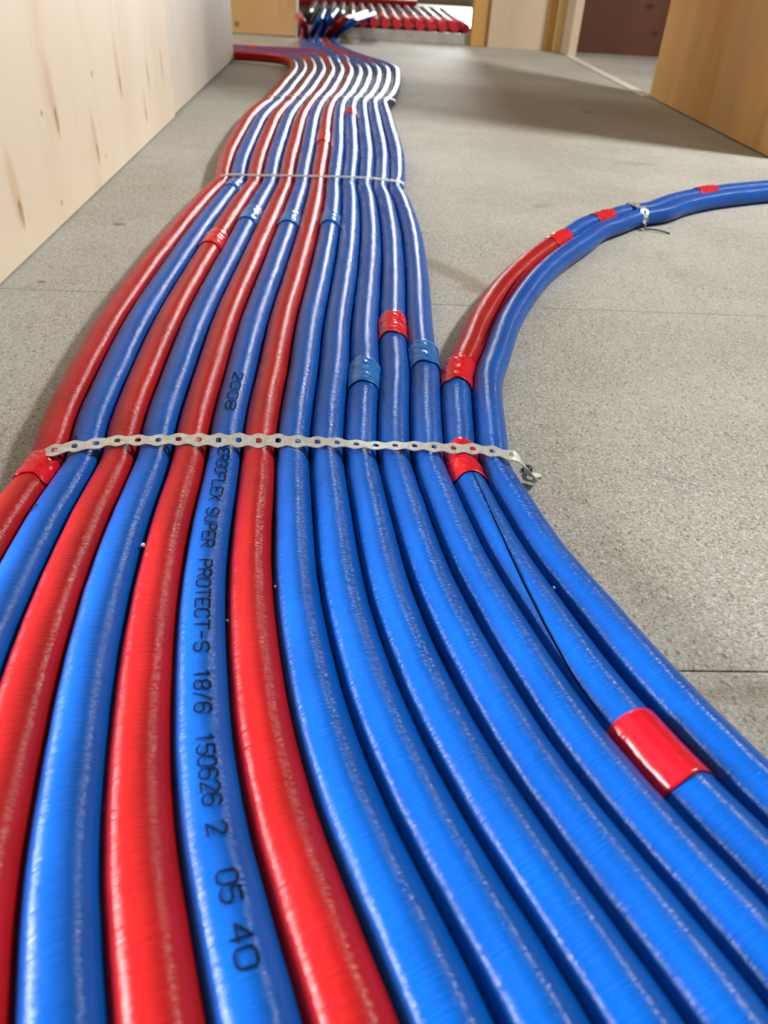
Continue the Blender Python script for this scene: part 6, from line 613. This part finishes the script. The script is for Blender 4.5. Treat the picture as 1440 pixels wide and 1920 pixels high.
ROOT = []
for i, p in enumerate(PIPES):
    o = tube("insulated_pipe", p, 0.0, p.s[-1], M[COL[i]], None, wrinkle(i), seed=i * 1.37)
    tag(o, LABELS[i], "pipe", "foam insulated heating pipes on the floor")
    ROOT.append(o)


def tape(i, x0, y0, x1, y1, col, crumple=0.0012):
    p = PIPES[i]
    a, b = sorted((p.near(x0, y0), p.near(x1, y1)))
    if b - a < 0.02: b = a + 0.02
    sd = i * 3.3 + y0 * 5
    L = b - a

    def ragged(ang, k):
        return (0.0009 if L > 0.045 and i == 12 and y0 < 0.3 else 0.0048) * noise.noise(Vector((math.cos(ang) * 1.6, math.sin(ang) * 1.6, sd + k * 9.1)))

    n = max(14, int(L / 0.002))
    vs, uv, fs = [], [], []
    seg = 40
    m = seg + 1
    for q in range(n + 1):
        u = q / n
        for k in range(m):
            ang = -math.pi + 2 * math.pi * k / seg
            s = a + ragged(ang, 0) + (L + ragged(ang, 1) - ragged(ang, 0)) * u
            o = 0.0006 + min(1.0, 6 * min(u, 1 - u) + 0.15) * crumple * (abs(noise.noise(Vector((s * 120 + sd + math.sin(ang) * 1.5, math.cos(ang) * 1.3, math.sin(ang) * 1.3)))) +
                                    0.5 * abs(noise.noise(Vector((s * 170 + sd, math.cos(ang) * 4 + 3, math.sin(ang) * 4)))))
            vs.append(p.at(s, ang, o))
            uv.append((s + sd, ang * 0.016))
    for q in range(n):
        for k in range(seg):
            fs.append((q * m + k, q * m + k + 1, (q + 1) * m + k + 1, (q + 1) * m + k)[::-1])
    t = mesh_obj("tape", vs, fs, M[col + "_tape"], ROOT[i], True, uv)
    sol = t.modifiers.new("thickness", 'SOLIDIFY')
    sol.thickness = 0.0005
    sol.offset = -1.0
    tag(t, ("glossy %s adhesive tape wrapped round the pipe" % col))
    return t


for a in [(0, -0.231, 0.528, -0.236, 0.494, 'red'), (2, -0.189, 1.133, -0.194, 1.069, 'red'), (1, -0.197, 1.436, -0.205, 1.385, 'blue'),
          (3, -0.15, 1.262, -0.154, 1.197, 'blue'), (5, -0.09, 1.244, -0.09, 1.187, 'blue'), (7, -0.027, 1.253, -0.029, 1.195, 'blue'),
          (9, 0.017, 0.723, 0.016, 0.668, 'blue'), (10, 0.055, 0.848, 0.053, 0.787, 'red'), (11, 0.085, 0.771, 0.085, 0.716, 'blue'),
          (12, 0.127, 0.736, 0.117, 0.677, 'red'), (12, 0.109, 0.562, 0.107, 0.512, 'red'), (12, 0.161, 0.264, 0.179, 0.218, 'red'),
          (12, 0.345, 1.198, 0.306, 1.15, 'red'), (12, 0.454, 1.326, 0.417, 1.283, 'red'), (12, 0.712, 1.536, 0.664, 1.504, 'red'),
          (8, 0.001, 2.221, 0.0, 2.136, 'red'), (6, -0.054, 1.898, -0.053, 1.794, 'red'), (5, -0.374, 3.528, -0.41, 3.539, 'red')]:
    tape(*a, crumple=0.0004 if (a[0] == 12 and a[2] < 0.3) or (a[0] == 6) else 0.0019)

for i, x0, y0, x1, y1 in ((12, 0.306, 1.15, 0.127, 0.736), (10, 0.062, 3.24, 0.0, 5.1), (7, -0.215, 3.936, -0.33, 5.3)):
    p = PIPES[i]
    a, b = sorted((p.near(x0, y0), p.near(x1, y1)))
    o = tube("red_sleeve", p, a, b, M["red"], ROOT[i], lambda s, ang: 0.0007 + 0.0004 * noise.noise(Vector((s * 30, ang, 2.2))), seed=9.1)
    tag(o, "red foam sleeve section on the blue pipe")


def ribbon(name, i, pts, width, mat, off):
    """narrow strip lying on a pipe's skin; pts are (s, angle)"""
    p = PIPES[i]
    vs, fs, uv = [], [], []
    for k, (s, a) in enumerate(pts):
        r = p.frame(s)[4]
        w = width * (0.35 + 0.65 * math.sin(math.pi * min(1, max(0, (k + 0.5) / len(pts)))))
        vs.append(p.at(s, a - w / 2 / r, off))
        vs.append(p.at(s, a + w / 2 / r, off))
    for k in range(len(pts) - 1):
        fs.append((2 * k, 2 * k + 1, 2 * k + 3, 2 * k + 2))
    return mesh_obj(name, vs, fs, mat, ROOT[i])


def dense(pts, n=10):
    out = []
    for a, b in zip(pts[:-1], pts[1:]):
        for k in range(n):
            out.append((a[0] + (b[0] - a[0]) * k / n, a[1] + (b[1] - a[1]) * k / n))
    return out + [pts[-1]]


sl = [(PIPES[12].near(x, y), math.radians(g)) for x, y, g in ((0.113, 0.512, 6), (0.118, 0.48, 0), (0.122, 0.427, -10), (0.128, 0.38, -30), (0.133, 0.340, -43),
                                                       (0.141, 0.296, -55), (0.152, 0.262, -60))]
tag(ribbon("slit", 12, dense(sl), 0.0013, M["slit"], 0.0007), "dark lengthwise slit in the blue foam")
p12 = PIPES[12]
sa, sb = p12.near(0.145, 0.77), p12.near(0.225, 1.03)
tag(ribbon("slit", 12, [(sa + (sb - sa) * k / 40, 0.95 + 0.12 * math.sin(k * 0.12)) for k in range(41)], 0.0018, M["slit"], 0.0014),
    "dark slit in the red foam section")

# ------------------------------------------------------------------ printed lettering (stroke letters laid on the skin)
GL = {
    'A': [[(0, 0), (2, 6), (4, 0)], [(0.8, 2.2), (3.2, 2.2)]],
    'C': [[(4, 5), (3, 6), (1, 6), (0, 5), (0, 1), (1, 0), (3, 0), (4, 1)]],
    'E': [[(4, 0), (0, 0), (0, 6), (4, 6)], [(0, 3), (3, 3)]],
    'F': [[(0, 0), (0, 6), (4, 6)], [(0, 3), (3, 3)]],
    'G': [[(4, 5), (3, 6), (1, 6), (0, 5), (0, 1), (1, 0), (3, 0), (4, 1), (4, 3), (2.4, 3)]],
    'L': [[(0, 6), (0, 0), (4, 0)]],
    'N': [[(0, 0), (0, 6), (4, 0), (4, 6)]],
    'O': [[(1, 0), (0, 1), (0, 5), (1, 6), (3, 6), (4, 5), (4, 1), (3, 0), (1, 0)]],
    'P': [[(0, 0), (0, 6), (3, 6), (4, 5), (4, 4), (3, 3), (0, 3)]],
    'R': [[(0, 0), (0, 6), (3, 6), (4, 5), (4, 4), (3, 3), (0, 3)], [(2, 3), (4, 0)]],
    'S': [[(4, 5), (3, 6), (1, 6), (0, 5), (0, 4), (1, 3), (3, 3), (4, 2), (4, 1), (3, 0), (1, 0), (0, 1)]],
    'T': [[(0, 6), (4, 6)], [(2, 6), (2, 0)]],
    'U': [[(0, 6), (0, 1), (1, 0), (3, 0), (4, 1), (4, 6)]],
    'X': [[(0, 0), (4, 6)], [(0, 6), (4, 0)]],
    '0': [[(1, 0), (0, 1), (0, 5), (1, 6), (3, 6), (4, 5), (4, 1), (3, 0), (1, 0)]],
    '1': [[(0.8, 4.8), (2.2, 6), (2.2, 0)]],
    '2': [[(0, 5), (1, 6), (3, 6), (4, 5), (4, 4), (0, 0), (4, 0)]],
    '4': [[(3, 0), (3, 6), (0, 2), (4, 2)]],
    '5': [[(4, 6), (0, 6), (0, 3.4), (3, 3.4), (4, 2.5), (4, 1), (3, 0), (1, 0), (0, 1)]],
    '6': [[(4, 5), (3, 6), (1, 6), (0, 5), (0, 1), (1, 0), (3, 0), (4, 1), (4, 2.4), (3, 3.3), (0, 3.3)]],
    '8': [[(1, 3), (0, 4), (0, 5), (1, 6), (3, 6), (4, 5), (4, 4), (3, 3), (1, 3), (0, 2), (0, 1), (1, 0), (3, 0), (4, 1), (4, 2), (3, 3)]],
    '-': [[(0.6, 3), (3.4, 3)]],
    '/': [[(0.4, -0.4), (3.6, 6.4)]],
}


def lettering(i, words, height, base_ang, stroke):
    p = PIPES[i]
    vs, fs = [], []

    def strip(a, b):
        # a, b: (s, h) with h metres round the skin from the base line
        n = max(1, int(math.hypot(b[0] - a[0], b[1] - a[1]) / 0.0012))
        dx, dy = b[0] - a[0], b[1] - a[1]
        L = math.hypot(dx, dy)
        ex, ey = dx / L * stroke * 0.4, dy / L * stroke * 0.4
        a = (a[0] - ex, a[1] - ey)
        b = (b[0] + ex, b[1] + ey)
        nx, ny = -dy / L * stroke / 2, dx / L * stroke / 2
        k0 = len(vs)
        for k in range(n + 1):
            u = k / n
            s, h = a[0] + (b[0] - a[0]) * u, a[1] + (b[1] - a[1]) * u
            for sg in (1, -1):
                ss, hh = s + nx * sg, h + ny * sg
                r = p.frame(ss)[4]
                vs.append(p.at(ss, base_ang + hh / r, 0.00085))
        for k in range(n):
            fs.append((k0 + 2 * k, k0 + 2 * k + 1, k0 + 2 * k + 3, k0 + 2 * k + 2))

    for w, x0, y0, x1, y1 in words:
        s0, s1 = p.near(x0, y0), p.near(x1, y1)
        adv = (s1 - s0) / len(w)
        for k, ch in enumerate(w):
            for poly in GL[ch]:
                pts = [(s0 + adv * k + adv * 0.78 * (gx / 4.0), height * (gy / 6.0 - 0.5)) for gx, gy in poly]
                for a, b in zip(pts[:-1], pts[1:]):
                    strip(a, b)
    o = mesh_obj("printed_lettering", vs, fs, M["ink"], ROOT[i])
    tag(o, "black printed lettering along the pipe", kind="stuff")


lettering(5, [('2008', -0.125, 0.677, -0.117, 0.598), ('ENERGOFLEX', -0.111, 0.555, -0.099, 0.463), ('SUPER', -0.097, 0.452, -0.093, 0.407),
              ('PROTECT-S', -0.09, 0.394, -0.078, 0.305), ('18/6', -0.075, 0.292, -0.069, 0.257), ('150626', -0.065, 0.245, -0.054, 0.2),
              ('2', -0.053, 0.194, -0.048, 0.183), ('05', -0.042, 0.166, -0.037, 0.150), ('40', -0.034, 0.143, -0.027, 0.124)], 0.0085, 0.10, 0.0011)
lettering(1, [('5', -0.218, 0.556, -0.219, 0.547), ('2', -0.222, 0.458, -0.222, 0.449)], 0.008, -0.75, 0.0010)


# ------------------------------------------------------------------ perforated bands
def band(name, path, label, pitch=0.0166, wide=0.0077, narrow=0.0050, hole=0.0030, twist=None):
    P = [Vector(q) for q in path]
    S = [0.0]
    for a, b in zip(P[:-1], P[1:]):
        S.append(S[-1] + (b - a).length)

    def ev(s):
        s = min(max(s, 0), S[-1])
        k = max(0, min(len(P) - 2, next((j for j in range(len(S) - 1) if S[j + 1] >= s), len(P) - 2)))
        u = (s - S[k]) / (S[k + 1] - S[k])
        p0, p1, p2, p3 = P[max(k - 1, 0)], P[k], P[k + 1], P[min(k + 2, len(P) - 1)]
        return 0.5 * (2 * p1 + (p2 - p0) * u + (2 * p0 - 5 * p1 + 4 * p2 - p3) * u * u + (3 * p1 - p0 - 3 * p2 + p3) * u ** 3)

    def surf(s, v):
        c = ev(s)
        T = (ev(s + 0.002) - ev(s - 0.002)).normalized()
        N = Vector((0, 0, 1)).cross(T)
        if N.length < 0.15: N = Vector((0, 1, 0))
        N.normalize()
        tw = twist(s / S[-1]) if twist else 0.0
        up = T.cross(N)
        return c + (N * math.cos(tw) + up * math.sin(tw)) * v

    n = max(1, int(round(S[-1] / pitch)))
    pt = S[-1] / n
    bm = bmesh.new()
    cache = {}

    def vert(s, v):
        key = (round(s * 1e6), round(v * 1e6))
        if key not in cache:
            cache[key] = bm.verts.new(surf(s, v))
        return cache[key]

    for c in range(n):
        mid = (c + 0.5) * pt
        outer, inner = [], []
        us = [-0.5, -0.33, -0.17, 0.0, 0.17, 0.33, 0.5]
        for sg in (1, -1):
            for u in (us if sg > 0 else us[::-1]):
                w = narrow + (wide - narrow) * (0.5 + 0.5 * math.cos(2 * math.pi * u))
                outer.append((mid + u * pt, sg * w))
        for s, v in outer:
            a = math.atan2(v / wide, (s - mid) / (pt / 2) * 0.9)
            inner.append((mid + hole * math.cos(a), hole * 0.92 * math.sin(a)))
        vo = [vert(*q) for q in outer]
        vi = [vert(*q) for q in inner]
        for k in range(len(vo)):
            j = (k + 1) % len(vo)
            bm.faces.new((vo[k], vi[k], vi[j], vo[j]))
    bmesh.ops.recalc_face_normals(bm, faces=bm.faces[:])
    me = bpy.data.meshes.new(name)
    bm.to_mesh(me)
    bm.free()
    me.materials.append(M["zinc"])
    o = bpy.data.objects.new(name, me)
    C.objects.link(o)
    m = o.modifiers.new("thickness", 'SOLIDIFY')
    m.thickness = 0.0009
    m.offset = 0.0
    tag(o, label, "metal band", "perforated metal bands over the pipes")
    return o


def over(points, idx, extra=0.0012):
    """lift plan points onto the tops of the pipes they cross"""
    out = []
    for x, y in points:
        best = 0.0
        for i in idx:
            p = PIPES[i]
            c, T, S, U, r = p.frame(p.near(x, y))
            d = abs((x - c.x) * S.x + (y - c.y) * S.y)
            if d < r:
                best = max(best, c.z + math.sqrt(r * r - d * d))
            best = max(best, c.z + r * 0.80 if d < r * 1.25 else 0.0)
        out.append((x, y, best + extra))
    return out


b1 = [(-0.228, 0.528), (-0.221, 0.532), (-0.209, 0.535), (-0.195, 0.541), (-0.181, 0.544), (-0.167, 0.545), (-0.151, 0.546), (-0.137, 0.548),
      (-0.121, 0.548), (-0.106, 0.548), (-0.09, 0.549), (-0.073, 0.549), (-0.059, 0.55), (-0.043, 0.55), (-0.028, 0.549), (-0.012, 0.55),
      (0.003, 0.548), (0.018, 0.547), (0.033, 0.546), (0.048, 0.547), (0.065, 0.547), (0.08, 0.546), (0.094, 0.545), (0.109, 0.545),
      (0.122, 0.543), (0.134, 0.539), (0.144, 0.535)]
b1 = [(x, y, 0.0325) for x, y in b1]
band("perforated_band", [(-0.258, 0.524, 0.002), (-0.252, 0.525, 0.016), (-0.241, 0.526, 0.0295)] + b1 + [(0.153, 0.534, 0.0255), (0.1605, 0.537, 0.013), (0.164, 0.542, 0.002)],
     "near perforated zinc band strapped across all fourteen pipes",
     twist=lambda u: 0.34 * math.exp(-((u - 0.38) / 0.17) ** 2) + 0.10 * math.sin(17 * u))
b2 = [(-0.215, 1.449), (-0.166, 1.455), (-0.091, 1.465), (-0.014, 1.472), (0.035, 1.473), (0.074, 1.463), (0.096, 1.450)]
band("perforated_band", [(-0.250, 1.445, 0.003), (-0.238, 1.446, 0.024)] + [(x, y, 0.0318) for x, y in b2] + [(0.108, 1.442, 0.026)],
     "perforated zinc band across the bundle halfway along, beyond the tape marks")
b3 = [(-0.205, 2.335), (-0.113, 2.36), (0.004, 2.385), (0.110, 2.39)]
band("perforated_band", [(-0.242, 2.32, 0.003), (-0.23, 2.325, 0.024)] + [(x, y, 0.0318) for x, y in b3] + [(0.126, 2.39, 0.024)],
     "farthest perforated zinc band, where the bundle starts to bend")
# band over the pair that curves to the right
fa = PIPES[12].frame(PIPES[12].near(0.505, 1.372))
fb = PIPES[13].frame(PIPES[13].near(0.520, 1.335))
d = (fb[0] - fa[0]); d.z = 0; d.normalize()
pa, pb = fa[0], fb[0]
band("perforated_band", [pa - d * (fa[4] + 0.003) + Vector((0, 0, -0.013)), pa - d * (fa[4] + 0.002) + Vector((0, 0, 0.004)), pa - d * 0.006 + Vector((0, 0, fa[4] + 0.001)),
                         pa.lerp(pb, 0.5) + Vector((0, 0, fa[4] + 0.0005)), pb + d * 0.005 + Vector((0, 0, fb[4] + 0.0015)),
                         pb + d * (fb[4] + 0.002) + Vector((0, 0, 0.003)), pb + d * (fb[4] + 0.004) + Vector((0, 0, -0.013))],
     "short zinc band strapped over the pair of pipes curving right")


def wire(name, pts, r, mat, label, cat):
    cu = bpy.data.curves.new(name, 'CURVE')
    cu.dimensions = '3D'
    sp = cu.splines.new('POLY')
    sp.points.add(len(pts) - 1)
    for q, p in zip(sp.points, pts):
        q.co = (*p, 1)
    cu.bevel_depth = r
    cu.bevel_resolution = 2
    tmp = bpy.data.objects.new(name, cu)
    C.objects.link(tmp)
    me = bpy.data.meshes.new_from_object(tmp)
    C.objects.unlink(tmp)
    bpy.data.objects.remove(tmp)
    me.materials.clear()
    me.materials.append(mat)
    o = bpy.data.objects.new(name, me)
    C.objects.link(o)
    tag(o, label, cat)
    return o


e = pb + d * (fb[4] + 0.006)
wire("wire_offcut", [(e.x, e.y, 0.002), (e.x + 0.012, e.y - 0.006, 0.004), (e.x + 0.028, e.y - 0.010, 0.003), (e.x + 0.040, e.y - 0.018, 0.0016)], 0.0014, M["wire"],
     "short dark wire offcut on the floor beside the band over the curving pair", "wire")

# screw and washer that hold the near band to the floor
def lathe(name, prof, loc, mat, parent=None, seg=14):
    vs, fs = [], []
    for r, z in prof:
        for k in range(seg):
            a = 2 * math.pi * k / seg
            vs.append((loc[0] + r * math.cos(a), loc[1] + r * math.sin(a), loc[2] + z))
    for i in range(len(prof) - 1):
        for k in range(seg):
            fs.append((i * seg + k, i * seg + (k + 1) % seg, (i + 1) * seg + (k + 1) % seg, (i + 1) * seg + k))
    fs.append(tuple(range((len(prof) - 1) * seg, len(prof) * seg)))
    fs.append(tuple(range(seg))[::-1])
    return mesh_obj(name, vs, fs, mat, parent, True)


sc = lathe("floor_screw", [(0.0045, 0.0002), (0.0048, 0.002), (0.0035, 0.0042), (0.0015, 0.0046)], (0.1655, 0.563, 0), M["black_rubber"])
tag(sc, "small black screw head on the floor beside the outer blue pipe at the near band", "screw")
bmw = bmesh.new()
for k, (x, y) in enumerate(((0.166, 0.549), (0.176, 0.551), (0.177, 0.557), (0.169, 0.558))):
    bmw.verts.new((x, y, 0.0006 + 0.001 * (k % 2)))
bmw.verts.ensure_lookup_table()
bmw.faces.new(bmw.verts[:])
me = bpy.data.meshes.new("band_scrap")
bmw.to_mesh(me)
bmw.free()
me.materials.append(M["zinc"])
o = bpy.data.objects.new("band_scrap", me)
C.objects.link(o)
md = o.modifiers.new("thickness", 'SOLIDIFY')
md.thickness = 0.0009
tag(o, "tiny pale metal scrap next to the black screw head on the floor", "scrap")


def crumb(i, x, y, ang, label, r=0.0017):
    p = PIPES[i]
    q = p.at(p.near(x, y), ang, r * 0.7)
    bm = bmesh.new()
    bmesh.ops.create_icosphere(bm, subdivisions=2, radius=r)
    for v in bm.verts:
        v.co = v.co * (1 + 0.35 * noise.noise(v.co * 900)) + q
    me = bpy.data.meshes.new("foam_crumb")
    bm.to_mesh(me)
    bm.free()
    me.materials.append(M["white_foam"])
    o = bpy.data.objects.new("foam_crumb", me)
    C.objects.link(o)
    tag(o, label, "crumb", "white foam crumbs between the pipes")


crumb(4, -0.1455, 0.4155, -1.0, "white foam crumb on the left flank of the third red pipe", 0.0016)
crumb(6, -0.105, 0.338, -1.15, "tiny white crumb left of the fourth red pipe near the lettering", 0.0009)
crumb(7, -0.052, 0.378, -1.1, "tiny white crumb left of the first plain blue pipe", 0.0009)
crumb(12, 0.152, 0.38, 0.95, "tiny white crumb on the slit blue pipe, on its right flank", 0.0010)
